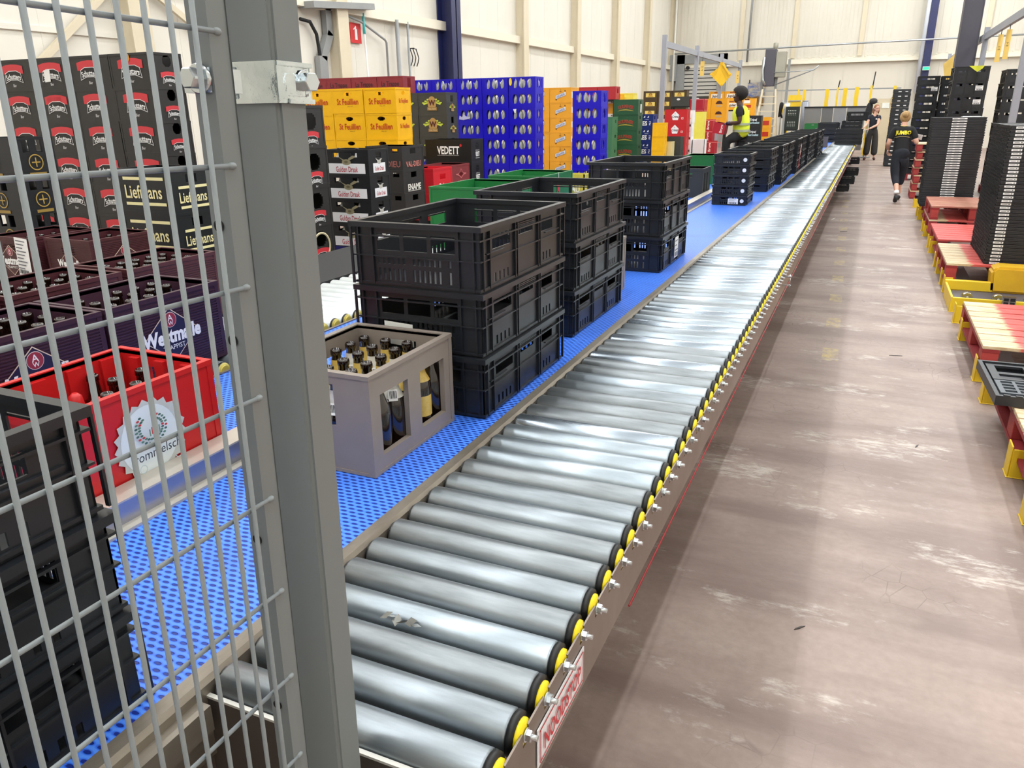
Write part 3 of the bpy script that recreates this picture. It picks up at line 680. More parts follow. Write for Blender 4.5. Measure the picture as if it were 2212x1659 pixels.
b = MB(); b.cyl((-.012, -.094 + DY, 1.744), (-.012, -.108 + DY, 1.744), .0085, 6, sm=False); b.cyl((-.012, -.0925 + DY, 1.744), (-.012, -.097 + DY, 1.744), .0115, 16); b.build('carriage_bolt', CHROME, c, bevel=.001)
b = MB(); b.box(-.03, -.0935 + DY, z0 + .006, -.002, -.060 + DY, z1 - .010); b.build('clamp_lug', CHROME, c)
# ================================================================== crates
def euro_mesh(w, d, h, key='', fine=True):
    """perforated stacking crate; w along x, d (long side) along y; returns a mesh, origin at the centre of the base"""
    k = ('euro', w, d, h, key, fine)
    if k in MESHES: return MESHES[k]
    b = MB(); T = .0035; i = .012; hw, hd = w / 2 - i, d / 2 - i; z0, z1 = .006, h - .004
    def side(L):
        hs = []
        q = h / .172
        if L > .5:                                   # long side: three bays
            e1, e2 = .075, .19
            for s in (0, 1):
                a, c = (e1, e2) if s == 0 else (L - e2, L - e1)
                hs.append((a, .098 * q, c, .134 * q))
                if fine:
                    for n in range(4): hs.append((a + .012 + n * .026, .010, a + .022 + n * .026, .034 * q))
            hs.append((L * .40, .112 * q, L * .60, .136 * q))
        else:                                        # short side: hand openings over two rows of slots
            n = 3; a, c = .07, L - .07; g = (c - a + .012) / n
            for m in range(n): hs.append((a + m * g, .092 * q, a + (m + 1) * g - .012, .136 * q))
            if fine:
                x = a
                while x < c - .01:
                    if int((x - a) / .0155) % 7 != 6:
                        hs.append((x, .056 * q, x + .0075, .078 * q)); hs.append((x, .012 * q, x + .0075, .044 * q))
                    x += .0155
        return hs
    W, D = 2 * hw, 2 * hd
    b.plate((-hw, -hd, z0), (1, 0, 0), (0, 0, 1), W, z1 - z0, T, side(W)); b.plate((hw, hd, z0), (-1, 0, 0), (0, 0, 1), W, z1 - z0, T, side(W))
    b.plate((hw, -hd, z0), (0, 1, 0), (0, 0, 1), D, z1 - z0, T, side(D)); b.plate((-hw, hd, z0), (0, -1, 0), (0, 0, 1), D, z1 - z0, T, side(D))
    b.box(-hw + .001, -hd + .001, .0, hw - .001, hd - .001, .006)
    def ring(za, zb, o, t=None):
        x, y = hw + o, hd + o; t = t or o + .0005
        b.box(-x, -y, za, x, -y + t, zb); b.box(-x, y - t, za, x, y, zb); b.box(-x, -y + t, za, -x + t, y - t, zb); b.box(x - t, -y + t, za, x, y - t, zb)
    ring(h - .014, h, .012, .018)                    # rim
    ring(h * .78, h * .78 + .004, .008); ring(h * .47, h * .47 + .0035, .006); ring(.006, .012, .005)
    def vrib(L, put_):
        us = (.012, .05, .21, .225, .375, .39, .55, .588) if L > .5 else (.012, .055, L - .06, L - .016)
        for u in us: put_(u)
    vrib(W, lambda u: (b.box(-hw + u, -hd - .007, .006, -hw + u + .004, -hd, h - .014), b.box(hw - u - .004, hd, .006, hw - u, hd + .007, h - .014)))
    vrib(D, lambda u: (b.box(hw, -hd + u, .006, hw + .007, -hd + u + .004, h - .014), b.box(-hw - .007, hd - u - .004, .006, -hw, hd - u, h - .014)))
    if D > .5:
        for s in (-1, 1):                            # grip ledges
            for n in range(3):
                x = s * (hw + .002 + .002 * n); b.box(min(x, s * hw), -.075 + n * .006, h * .80 + n * .006, max(x, s * hw), .075 - n * .006, h * .80 + n * .006 + .003)
            for yy in (-.2, .2): b.box(min(s * hw, s * (hw + .006)), yy - .055, h * .56, max(s * hw, s * (hw + .006)), yy + .055, h * .575)
    me = b.mesh('black_crate', BLK); MESHES[k] = me
    return me
MESHES = {}
BLK = mat('black_crate_plastic', rgb(32, 35, 40), .34, 0, .25, 10, rgb(21, 24, 28), 0, None, None, .5, 0, .08)
BLK2 = mat('charcoal_crate_plastic', rgb(40, 42, 46), .45, 0, .2, 10, rgb(28, 30, 33))
WHITE = mat('label_white', rgb(236, 236, 234), .5)
def card(parent, o, u, v, w, h, name='label_card', lines=True):
    lg = CARDS.get((w, h))
    if lg is None:
        lg = Logo().rect(-w / 2, -h / 2, w / 2, h / 2, (238, 238, 236))
        if lines:
            for k in range(3): lg.rect(-w * .40, h * (.28 - .22 * k), w * (.35 - .2 * (k % 2)), h * (.34 - .22 * k), (120, 120, 124))
            for k in range(9): lg.rect(-w * .40 + k * w * .085, -h * .42, -w * .40 + k * w * .085 + w * (.03 + .02 * (k % 3)), -h * .22, (40, 40, 44))
        CARDS[(w, h)] = lg
    return lg.build(name, parent, o, u, v)
CARDS = {}
def euro_stack(x, y, z, n, w, d, h, labels, group, cat='crate', fine=True, rz=0.0, dots=None, jit=.004):
    """n crates, counted from the top in labels"""
    me = euro_mesh(w, d, h, '', fine); out = []
    for k in range(n):
        o = put('stacking_crate', me, None, (x + random.uniform(-jit, jit), y + random.uniform(-jit, jit), z + k * h), rz + random.uniform(-.006, .006))
        tag(o, labels[n - 1 - k], cat, group)
        if dots and dots(k):
            Logo_DOT.build('sticker', o, (w / 2 - .045, -d / 2 + .004, h * .45), (1, 0, 0), (0, 0, 1)) if dots(k) == 1 else Logo_DOT.build('sticker', o, (w / 2 - .004, -d / 2 + .05, h * .45), (0, 1, 0), (0, 0, 1))
        out.append(o)
    return out
Logo_DOT = Logo().ell(0, 0, .016, .016, (232, 236, 240), 16)
def tiers(what, n):
    """labels for a stack counted from the top"""
    if n == 1: return [what]
    names = ['top'] + [nth(k) + ' from top' for k in range(2, n)] + ['bottom']
    return ['%s, %s of its stack' % (what, t) for t in names]
# stacks on the near belt
euro_stack(-1.055, 1.723 + .30, ZB, 3, .40, .60, .1725, tiers('open black crate behind the taupe bottle crate', 3), 'black crates on the near belt')
euro_stack(-1.105, 2.535 + .335, ZB, 3, .40, .62, .1725, tiers('black crate between taupe crates, second stack up the belt', 3), 'black crates on the near belt')
s3 = euro_stack(-1.098, 3.817 + .32, ZB, 3, .40, .62, .180, tiers('black crate past the second taupe crate', 3), 'black crates on the near belt')
card(s3[0], (.2, .02, .085), (0, 1, 0), (0, 0, 1), .085, .11)
s1 = [o for o in COL.objects if o.get('label', '').startswith('open black crate behind')]
mid = [o for o in s1 if 'second' in o['label']][0]
t = Logo().poly([(-.045, -.03), (.045, -.034), (.044, .03), (-.046, .034)], (236, 236, 230)).rect(-.03, .008, .02, .012, (120, 120, 124)).rect(-.03, -.004, .03, 0, (120, 120, 124))
t.build('label_card', mid, (-.06, -.299, .045), (1, 0, 0), (0, 0, 1))
# blurred tall stack at the near end, seen through the mesh
euro_stack(-1.05, .305, ZB, 3, .40, .60, .150, tiers('dark crate right behind the mesh guard', 3), 'dark crates behind the guard')
# slim five-high stacks further up the belt
s4 = euro_stack(-1.06, 6.88 + .2, ZB, 5, .305, .40, .0845, tiers('small black crate with a round white sticker', 5), 'slim black crates on the near belt', dots=lambda k: 1)
card(s4[0], (.035, -.2, .035), (1, 0, 0), (0, 0, 1), .085, .045)
names = [nth(q) + ' stack behind the stickered one' for q in range(1, 10)]
ys = [8.1, 8.92, 9.66, 10.45, 11.2, 11.95, 12.7, 13.5, 14.4]
for k, y in enumerate(ys):
    xx = -1.085 + (.02 if k % 2 else 0) + k * .012
    st = euro_stack(xx, y + .3, ZB, 5, .42, .60, .081 if k < 3 else .083, tiers('flat black crate, ' + names[k], 5), 'flat black crates along the near belt', fine=False,
                    dots=(lambda q: 2) if k in (1, 5, 7, 8) else None, jit=.008)
    if k == 3:
        b = MB(); b.prism([(-.06, -.11), (.0, -.15), (.03, -.06), (.05, .02), (.10, .13), (.05, .16), (-.02, .04), (-.07, -.01)], 'x', .2105, .2125, 0)
        b.prism([(.03, .02), (.05, .02), (.10, .13), (.05, .16), (0, .07)], 'x', .2127, .2135, 1)
        b.build('torn_label', [ink(206, 40, 44), WHITE], st[2], (0, .05, .02), fix=True)
# crates further on, beyond the row
euro_stack(-.47, 18.25 + .2, ZB + .02, 4, .54, .40, .078, tiers('black tray on the far rollers before the woman', 4), 'black trays on the far rollers', fine=False)
for (x, y, n, lab) in ((-1.0, 20.2, 3, 'black crate on the belt beside the far roller trays'), (-1.05, 22.0, 4, 'black crate further up behind the roller trays'), (-.55, 23.2, 4, 'black crate on the rollers near the woman'), (-1.2, 25.6, 3, 'low black crate far up the blue belt')):
    euro_stack(x, y, ZB + (.02 if x > -.8 else 0), n, .5, .6, .10, tiers(lab, n), 'black crates at the far end', fine=False)
o = put('stacking_crate', euro_mesh(.5, .4, .22, '', False), None, (-.45, 23.2, ZB + .42 + .002), .12); tag(o, 'open black box with white bag on top of the far stack', 'crate')

# ------------------------------------------------------------------ bottles
BROWN = mat('brown_bottle_glass', rgb(26, 13, 8), .08, 0, 0, 1, None, 0, None, None, .6, .6)
def bottle_mesh(key, H=.205, r=.0305, gl=None, n=14, tail=0.0):
    if key in MESHES: return MESHES[key]
    b = MB(); k = H / .205
    pr = [(0, r * .9, 0), (.004, r, 0), (.105 * k, r, 0), (.125 * k, r * .9, 0), (.145 * k, r * .62, 0), (.165 * k, .0145, 0), (.188 * k, .0128, 0), (.190 * k, .0150, 0), (.200 * k, .0150, 0), (.2045 * k, .0135, 0), (.205 * k, .0105, 0), (.190 * k, .0095, 0)]
    b.lathe((0, 0, 0), (0, 0, 1), pr, n, cap=(True, True))
    MESHES[key] = b.mesh('beer_bottle', gl or BROWN); return MESHES[key]
def neck_label(key, c):
    k = ('neck', key)
    if k not in MESHES:
        b = MB(); b.lathe((0, 0, 0), (0, 0, 1), [(.128, .0288, 0), (.145, .0196, 0), (.165, .0150, 0), (.178, .0140, 0)], 14, cap=(False, False))
        MESHES[k] = b.mesh('neck_label', c)
        b = MB(); b.lathe((0, 0, 0), (0, 0, 1), [(.035, .0308, 0), (.09, .0308, 0)], 14, cap=(False, False)); MESHES[k + ('body',)] = b.mesh('body_label', c)
    return MESHES[k]
def labels(o, key, c, body=False):
    put('neck_label', neck_label(key, c), o)
    if body: put('body_label', MESHES[('neck', key, 'body')], o)
GOLD = mat('gold_label', rgb(206, 172, 78), .4, 0, .35, 60, rgb(236, 222, 160)); PALE = mat('cream_label', rgb(226, 224, 214), .5, 0, .3, 70, rgb(130, 130, 134)); BLUEL = mat('blue_label', rgb(120, 150, 214), .45, 0, .5, 60, rgb(226, 230, 240))
barc = Logo().rect(-.011, -.014, .011, .014, (236, 236, 234))
for k in range(6): barc.rect(-.008 + k * .003, -.008, -.008 + k * .003 + .0012 + .0006 * (k % 2), .010, (50, 50, 54))
def bottle(x, y, z, label, group, kind=0, scale=1.0, rz=0.0):
    o = put('beer_bottle', bottle_mesh('std'), None, (x, y, z), rz); tag(o, label, 'bottle', group); o.scale = (scale,) * 3
    if kind in (1, 4): labels(o, 'g', GOLD, kind == 4)
    elif kind == 2: labels(o, 'p', PALE); barc.build('barcode', o, (0, -.0265, .137), (1, 0, 0), (0, .45, .9))
    elif kind == 3: labels(o, 'b', BLUEL)
    elif kind == 5: labels(o, 'w', WHITE)
    return o

# ------------------------------------------------------------------ generic bottle crate
def crate_mesh(w, d, h, m, hx=None, hy=None, key='', band=.018, wall=.010, ribs=False, win=None, grid=None):
    """solid-sided bottle crate, w along x, d along y; hx: openings in the +-y faces, hy: in the +-x faces (centred, u v w h)"""
    k = ('crate', w, d, h, m.name, key)
    if k in MESHES: return MESHES[k]
    b = MB()
    def holes(L, hs):
        out = []
        for (u, v, ww, hh, *sh) in (hs or []):
            u0, v0 = L / 2 + u, v
            if sh:                                   # oval: three stacked openings
                out += [(u0 - ww / 2, v0 - hh / 4, u0 + ww / 2, v0 + hh / 4), (u0 - ww * .40, v0 - hh * .4, u0 + ww * .40, v0 + hh * .4), (u0 - ww * .27, v0 - hh / 2, u0 + ww * .27, v0 + hh / 2)]
            else: out.append((u0 - ww / 2, v0 - hh / 2, u0 + ww / 2, v0 + hh / 2))
        return out
    x, y = w / 2 - .003, d / 2 - .003
    b.plate((-x, -y, 0), (1, 0, 0), (0, 0, 1), 2 * x, h - .003, wall, holes(2 * x, hx)); b.plate((x, y, 0), (-1, 0, 0), (0, 0, 1), 2 * x, h - .003, wall, holes(2 * x, hx))
    b.plate((x, -y, 0), (0, 1, 0), (0, 0, 1), 2 * y, h - .003, wall, holes(2 * y, hy)); b.plate((-x, y, 0), (0, -1, 0), (0, 0, 1), 2 * y, h - .003, wall, holes(2 * y, hy))
    b.box(-x + .001, -y + .001, .002, x - .001, y - .001, .012)
    def ring(za, zb, o, t):
        X, Y = x + o, y + o
        b.box(-X, -Y, za, X, -Y + t, zb); b.box(-X, Y - t, za, X, Y, zb); b.box(-X, -Y + t, za, -X + t, Y - t, zb); b.box(X - t, -Y + t, za, X, Y - t, zb)
    if band:
        ring(h - band, h, .003, wall + .003); ring(0.0, band * .8, .002, .008)
        for sx in (-1, 1):
            for sy in (-1, 1): b.box(sx * x - (.014 if sx > 0 else .002), sy * y - (.014 if sy > 0 else .002), band * .8, sx * x + (.002 if sx > 0 else .014), sy * y + (.002 if sy > 0 else .014), h - band)
    if ribs:
        n = int((h - .03) / .0085)
        for q in range(n):
            z = .012 + q * .0085
            ring(z, z + .004, .0022, .0025)
    if grid:
        nx, ny = grid; zt = h * .62
        for q in range(1, nx): b.box(-x + 2 * x * q / nx - .0015, -y + wall, .012, -x + 2 * x * q / nx + .0015, y - wall, zt)
        for q in range(1, ny): b.box(-x + wall, -y + 2 * y * q / ny - .0015, .012, x - wall, -y + 2 * y * q / ny + .0015, zt)
    if key == 'redcap':
        for sx in (-1, 1):
            for q in range(4): b.box(sx * .136 - .009, -.15 + q * .09, .150, sx * .136 + .009, -.112 + q * .09, .230)
            for q in range(3): b.box(-.10 + q * .085, sx * .182 - .008, .160, -.07 + q * .085, sx * .182 + .008, .228)
    me = b.mesh('beer_crate', m); MESHES[k] = me
    return me
def face(o, w, d, h, side):
    if side == 'front': return (0, -d / 2, h / 2), (1, 0, 0), (0, 0, 1)
    if side == 'aisle': return (w / 2, 0, h / 2), (0, 1, 0), (0, 0, 1)
    return (-w / 2, 0, h / 2), (0, -1, 0), (0, 0, 1)
CATCRATE = 'crate'
def crate(x, y, z, w, d, h, m, label, group=None, front=None, aisle=None, name='beer_crate', rz=0.0, **kw):
    """x, y = centre of the base"""
    o = put(name, crate_mesh(w, d, h, m, **kw), None, (x, y, z), rz); tag(o, label, CATCRATE, group)
    for lg, sd in ((front, 'front'), (aisle, 'aisle')):
        if lg:
            for q in (lg if isinstance(lg, (list, tuple)) else [lg]):
                if isinstance(q, Logo): q.build('logo', o, *face(o, w, d, h, sd))
                else: q(o, sd)
    return o
# --- the taupe crate full of bottles, and its twin further up
TAUPE = plastic(142, 131, 122, .42, .18, 'taupe_plastic')
WINS = dict(hx=[(-.10, .125, .125, .15), (.10, .125, .125, .15)], hy=[(-.095, .115, .13, .14), (.095, .115, .13, .14)])
def taupe(x, y, label, grp):
    o = crate(x, y, ZB + .001, .30, .384, .245, TAUPE, label, None, key='taupe', hx=[(0, .165, .10, .10)], hy=[(-.088, .115, .120, .148), (.088, .115, .120, .148)], band=.010, wall=.014)
    lg = Logo().rect(-.03, -.02, .03, .02, (30, 92, 60)).rect(-.03, -.055, .03, -.035, (238, 238, 236)).rect(-.028, -.05, .02, -.04, (24, 24, 24))
    lg.build('logo', o, (-.02, -.192, .125), (1, 0, 0), (0, 0, 1))
    kinds = [1, 2, 1, 3, 2, 1]; r_ = random.Random(4)
    for i in range(4):
        for j in range(6):
            kd = r_.choice([1, 1, 2, 2, 3 if i < 2 else 1, 0])
            if i == 3: kd = (0, 0, 2, 1, 4, 0)[j]
            bottle(x - .102 + i * .068, y - .157 + j * .0628, ZB + .015, 'brown bottle with %s standing in the taupe crate%s' % (['bare neck', 'gold neck label', 'barcode neck label', 'blue neck label', 'two gold labels'][kd], grp[1]), grp[0] + ', ' + ['bare', 'gold', 'barcode', 'blue', 'gold twice'][kd], kd, 1.0, r_.uniform(-.8, .8))
    return o
taupe(-.940 - .15, 1.312 + .192, 'taupe crate filled with brown bottles nearest on the blue belt', ('bottles in the near taupe crate', ' by the fence post'))
o = crate(-1.17, 3.28, ZB + .001, .40, .30, .245, TAUPE, 'taupe crate with square window between two black crate stacks', None, key='taupe2', hx=[(0, .12, .14, .13)], hy=[(0, .120, .16, .155)], band=.010, wall=.014)
for j, kd in enumerate((1, 1, 0, 2)): bottle(-1.02, 3.20 + j * .06, ZB + .015, 'brown bottle showing in the window of the taupe crate between black stacks', 'bottles in the far taupe crate', kd)
# --- red crate with a bottle-top emblem
REDP = plastic(200, 32, 34, .35, .12, 'bright_red_plastic')
cap = Logo()
cap.poly([(.088 * math.cos(2 * PI * k / 42) * (1.09 if k % 2 else .97), .085 * math.sin(2 * PI * k / 42) * (1.09 if k % 2 else .97)) for k in range(42)], (196, 200, 196))
cap.ell(-.004, 0, .075, .078, (222, 232, 234), 28)
for k in range(22):
    a = PI / 2 + .45 + k * (2 * PI - .9) / 21
    for q in range(2): cap.ell((.026 + .009 * q) * math.cos(a + .1 * q) - .004, .026 + (.024 + .009 * q) * math.sin(a + .1 * q), .0042, .0026, ((96, 134, 116), (70, 104, 92), (196, 60, 62))[(k + q) % 5 % 3], 7)
for k in range(5): cap.rect(-.018 + k * .006, .014 + .003 * (k % 2), -.0145 + k * .006, .030 + .003 * (k % 3), (206, 54, 60) if k % 2 else (120, 150, 130))
cap.text('rommelscht', 0, -.022, .022, (40, 44, 52), w=.135, shear=.1)
cap.ring(.05, .055, .008, .010, (190, 206, 206), 14).ring(-.05, -.05, .008, .010, (190, 206, 206), 14).ring(.045, -.05, .008, .010, (190, 206, 206), 14)
xr, yr = -1.362 - .15, 1.285 - .20
zc = ZB + .002
o = crate(xr, yr, zc, .30, .40, .245, REDP, 'bright red crate with bottle-top emblem behind the wire mesh', None, None, cap, key='redcap', hx=[(0, .19, .1, .035)], hy=None, band=.012, wall=.012, grid=(4, 5))
for i, j in ((0, 1), (1, 1), (1, 3), (2, 2), (2, 3), (3, 1), (3, 3), (0, 3), (1, 4), (2, 0), (3, 0), (1, 0)):
    bottle(xr - .108 + i * .072, yr - .155 + j * .077, zc + .012, 'dark brown empty bottle standing in the bright red crate', 'bottles in the bright red crate', 0, .98)
b = MB()
for (i, j) in ((.5, 2), (1.5, 2), (2.5, 1.5), (.5, .5), (1.5, .5)): b.lathe((-.108 + i * .072, -.155 + j * .077, .012), (-.108 + i * .072, -.155 + j * .077, 1), [(0, .02, 0), (.15, .018, 0), (.178, .014, 0), (.185, .006, 0)], 10)
b.build('divider_pillars', REDP, o)

# --- dark red ribbed crates on the third lane
MAROON = plastic(74, 34, 40, .42, .25, 'maroon_plastic'); PURPLE = plastic(62, 36, 50, .42, .25, 'purple_maroon_plastic')
W_ = (240, 240, 240)
def wm_logo(k, dark=(36, 28, 58)):
    q = Logo()
    q.poly([(0, -.085), (.105, 0), (0, .085), (-.105, 0)], (226, 206, 184)).poly([(0, -.0815), (.101, 0), (0, .0815), (-.101, 0)], dark)
    q.ell(0, .047, .024, .024, (232, 220, 214), 18).ell(0, .047, .0225, .0225, (150, 48, 64), 18).text('A', 0, .054, .020, W_, bold=.01).text('W', 0, .037, .013, W_, bold=.01)
    q.text('Westmalle', 0, 0, .044, W_, w=.225, bold=.045, shear=.06).text('TRAPPIST', 0, -.038, .015, W_, w=.085)
    q.parts = [([(x * k, y * k) for x, y in pv], pf, c) for pv, pf, c in q.parts]
    return q
WM1 = wm_logo(1.0); WM2 = wm_logo(.95, (70, 34, 40)); WM3 = wm_logo(.78, (74, 34, 40))
def wm(x, y, z, w, d, h, m, label, grid=(4, 6), **kw):
    return crate(x, y, z, w, d, h, m, label, None, key='wm' + m.name + str(w), ribs=True, band=.014, hx=[(0, .19, .095, .04)], hy=None, grid=grid, **kw)
rowy = [1.872, 1.433, .994]
for k, y in enumerate(rowy):
    wm(-1.90 - .15, y - .219, .957, .30, .43, .253, PURPLE, 'purple brown ribbed crate with diamond emblem, %s from the fence post' % ['first', 'second', 'third'][k], aisle=WM1)
    r_ = random.Random(k + 11)
    for i in range(4):
        for j in range(6):
            if r_.random() < .85 and (k < 2 or j > 2): bottle(-2.155 + i * .07, y - .388 + j * .068, .957 + .013, 'empty brown bottle in the purple brown crate %s from the fence post' % ['first', 'second', 'third'][k], 'bottles in the %s purple brown crate' % ['first', 'second', 'third'][k], 0, 1.08)
b = MB(); b.lathe((-2.085, rowy[1] - .388 + .068, .957 + .15), (-2.085, rowy[1] - .388 + .068, 2), [(0, .021, 0), (.03, .0165, 0)], 12, cap=(False, False)); tag(b.build('neck_collar', ink(206, 200, 40)), 'yellow paper collar around one bottle neck in purple crate', 'collar')
for k, y in enumerate((2.33, 1.88, 1.44)):
    wm(-2.215 - .15 - .14, y - .21, ZB + .022, .30, .42, .253, MAROON, 'maroon ribbed crate on the feed table, %s from the fence post' % ['first', 'second', 'third'][k])
    for i in range(4):
        for j in range(6): bottle(-2.505 - .105 + i * .07, y - .21 - .17 + j * .068, ZB + .035, 'empty brown bottle in a maroon crate on the feed table', 'bottles in the maroon crates', 0, 1.08)
# upper maroon crates on the floor stacks behind
NV = dict(sch=6, sch2=5, seal=5, lief=3, draak=5, wmu=1, vd=3, stf=3, latr=1, hop=3, blue=7, ved=2, chim=2, redp=2, hoeg=7, cher=1, jp1=3, ly1=2, gulp=4, gulp2=3, maes=4, cris=4, slim=3, crm=2, dg=2, wcart=4, wcart2=1, ycr=3, rasp=2, rasp2=2, rasp3=2, bark=3, dk2=1, jup=2, jup2=3, jup3=2, trip=3, jup4=3, rack=2)
def floor_stack(x1, y0, ztop, w, d, h, m, what, cols=1, nvis=None, zbase=.15, front=None, aisle=None, group=None, gap=.006, colname='column', **kw):
    """columns of crates whose front aisle-side top edge is (x1, y0, ztop); built down to a pallet on the floor"""
    n = max(1, int(round((ztop - zbase) / h))); h2 = (ztop - zbase) / n; out = []
    nvis = NV.get(kw.get('key'))
    if nvis and nvis < n: zbase = ztop - nvis * h2; n = nvis
    for c in range(cols):
        for k in range(n):
            tier = ORD[n - 1 - k] if n - 1 - k < len(ORD) else 'lower'
            if cols > 1: lab = '%s, %s, %s' % (what, tier, ['aisle column', 'second column from aisle', 'third column from aisle', 'fourth column from aisle', 'fifth column from aisle'][c])
            else: lab = '%s, %s of its stack' % (what, tier)
            o = crate(x1 - w / 2 - c * (w + gap) + random.uniform(-.003, .003), y0 + d / 2 + random.uniform(-.004, .004), zbase + k * h2, w, d, h2, m, lab, group or what + 's', front, aisle if c == 0 else None, **kw)
            out.append(o)
    wd = (w + gap) * cols
    lab = what.split(' with')[0]
    if zbase < .3: pallet(x1 - wd / 2, y0 + d / 2, wd - .02, d - .01, zbase - .001, 'wooden pallet under the ' + what, WOODB)
    else:
        b = MB(); b.box(-wd / 2 + .01, -d / 2 + .01, zbase - .04, wd / 2 - .01, d / 2 - .01, zbase - .001)
        for sx in (-1, 1):
            for sy in (-1, 1): b.box(sx * (wd / 2 - .035) - .02, sy * (d / 2 - .035) - .02, 0, sx * (wd / 2 - .035) + .02, sy * (d / 2 - .035) + .02, zbase - .04)
        tag(b.build('crate_stand', DARK, loc=(x1 - wd / 2, y0 + d / 2, 0)), 'dark low stand under the ' + what, 'stand')
    return out
WOODB = mat('brown_pallet_wood', rgb(126, 92, 66), .7, 0, .4, 5, rgb(84, 58, 40), .1, (1, 6, 6))
def pallet(x, y, w, d, h, label, m, group=None, name='pallet'):
    b = MB(); w2, d2 = w / 2, d / 2; t = min(.022, h * .16)
    n = max(3, int(d / .15)); g = d / n
    for k in range(n): b.box(-w2, -d2 + k * g + .008, h - t, w2, -d2 + (k + 1) * g - .008, h)
    for sx in (-1, 0, 1):
        xx = sx * (w2 - .05); b.box(xx - .05, -d2, h - 2 * t, xx + .05, d2, h - t)
        for sy in (-1, 0, 1): b.box(xx - .05, sy * (d2 - .07) - .07, t, xx + .05, sy * (d2 - .07) + .07, h - 2 * t)
        b.box(xx - .05, -d2, 0, xx + .05, d2, t)
    return tag(b.build(name, m, loc=(x, y, 0)), label, 'pallet', group)
for k, (x1, y0) in enumerate(((-3.54, 2.67), (-3.93, 2.62))):
    fs = floor_stack(x1, y0, 1.13, .34, .40, .25, MAROON, ['maroon ribbed crate with white blackletter logo', 'maroon ribbed crate with a large white card'][k], front=WM3 if k == 0 else WM2, aisle=WM2, key='wmu', ribs=True, band=.014, hx=[(0, .185, .095, .04)], grid=(4, 5))
    for i in range(4):
        for j in range(5): bottle(x1 - .05 - i * .08, y0 + .05 + j * .075, 1.13 - .235, 'empty brown bottle in the topmost maroon crate of a floor stack', 'bottles in the floor stacked maroon crates', 0)
    if k == 1:
        lg = Logo().rect(-.05, -.115, .05, .115, (238, 238, 238))
        for q in range(9): lg.rect(-.042, .095 - q * .018, .03 - .012 * (q % 3), .101 - q * .018, (110, 110, 116))
        for z_ in (-.075, -.105):
            for q in range(10): lg.rect(-.04 + q * .008, z_, -.036 + q * .008 + .001 * (q % 3), z_ + .022, (30, 30, 34))
        lg.build('label_card', fs[-1], (.1, -.2015, .13), (1, 0, -.08), (.08, 0, 1))
# ================================================================== coloured crate stacks on the floor behind the belts
BLKC = plastic(44, 43, 43, .42, .2, 'warm_black_plastic'); BLKB = plastic(30, 32, 36, .42, .2, 'cool_black_plastic'); GREYC = plastic(62, 63, 60, .45, .2, 'dark_grey_plastic')
HX = [(0, .80, .0, .0)]
def holes(h, top=.80, w=.10, hh=.045, oval=False): return [(0, h * top, w, hh) + ((1,) if oval else ())]
BK = (18, 18, 20)
def sch(k):
    q = Logo()
    q.poly([(-.135, .015), (.135, .015), (.135, .075), (.07, .088), (0, .092), (-.07, .088), (-.135, .075)], (204, 52, 62))
    q.poly([(-.115, -.060), (-.10, .020), (-.05, .040), (.05, .040), (.10, .020), (.115, -.060), (.085, -.050), (.04, -.036), (-.04, -.036), (-.085, -.050)], (232, 232, 232))
    q.poly([(-.110, -.054), (-.096, .017), (-.048, .036), (.048, .036), (.096, .017), (.110, -.054), (.084, -.045), (.04, -.031), (-.04, -.031), (-.084, -.045)], BK)
    q.text('Schutters', 0, -.004, .044, (240, 240, 240), w=.19, bold=.02, arc=.35).text('Premium Pilsener', 0, -.024, .012, (200, 200, 200), w=.10).text('Bier', 0, -.078, .024, (230, 230, 230), w=.042, shear=.15)
    q.parts = [([(x * k, y * k) for x, y in pv], pf, c) for pv, pf, c in q.parts]
    return q
SCH, SCHS = sch(1.0), sch(.60)
def low(q, dv, du=0.0):
    n = Logo(); n.parts = [([(x + du, y + dv) for x, y in pv], pf, c) for pv, pf, c in q.parts]; return n
SCHL = low(SCHS, -.065)
OV = dict(hy=[(0, .195, .085, .085, 1)])
st = floor_stack(-5.20, 4.76, 2.19, .465, .31, .25, BLKC, 'black crate with red arched emblem', 4, front=SCH, aisle=SCHL, key='sch', group='black crates with red arched emblem', colname='', **OV)
# a white scrap and a red handwritten mark on two of them
tops = {o['label']: o for o in st}
Logo().poly([(-.05, -.05), (.02, -.045), (.03, .05), (-.045, .045)], (236, 236, 232)).build('torn_label', tops['black crate with red arched emblem, top, third column from aisle'], (-.03, -.1555, .115), (1, 0, 0), (0, 0, 1), off=.004)
Logo().text('003 1250', 0, 0, .035, (196, 60, 72), w=.17).build('marker_writing', tops['black crate with red arched emblem, second from top, third column from aisle'], (-.02, -.1555, .19), (1, 0, 0), (0, 0, 1), off=.004)
Logo().ell(0, 0, .018, .03, (222, 150, 60)).build('sticker', tops['black crate with red arched emblem, top, aisle column'], (-.01, -.1555, .222), (1, 0, 0), (0, 0, 1), off=.004)
# same kind, column right behind the post
OV2 = dict(hx=[(0, .19, .1, .05, 1)], hy=[(0, .165, .13, .11, 1)])
st = floor_stack(-3.585, 4.42, 1.775, .40, .31, .25, BLKC, 'black crate with big oval handle behind the post', 1, front=SCH, aisle=low(SCHS, -.09), key='sch2', **OV2)
b = MB(); b.lathe((0, 0, .11), (.004, 0, .11), [(0, .105, 0), (.003, .105, 0), (.003, .088, 0), (0, .088, 0)], 28, cap=(False, False)); b.build('ring_print', ink(196, 186, 150), st[1], (.20, .0, 0))
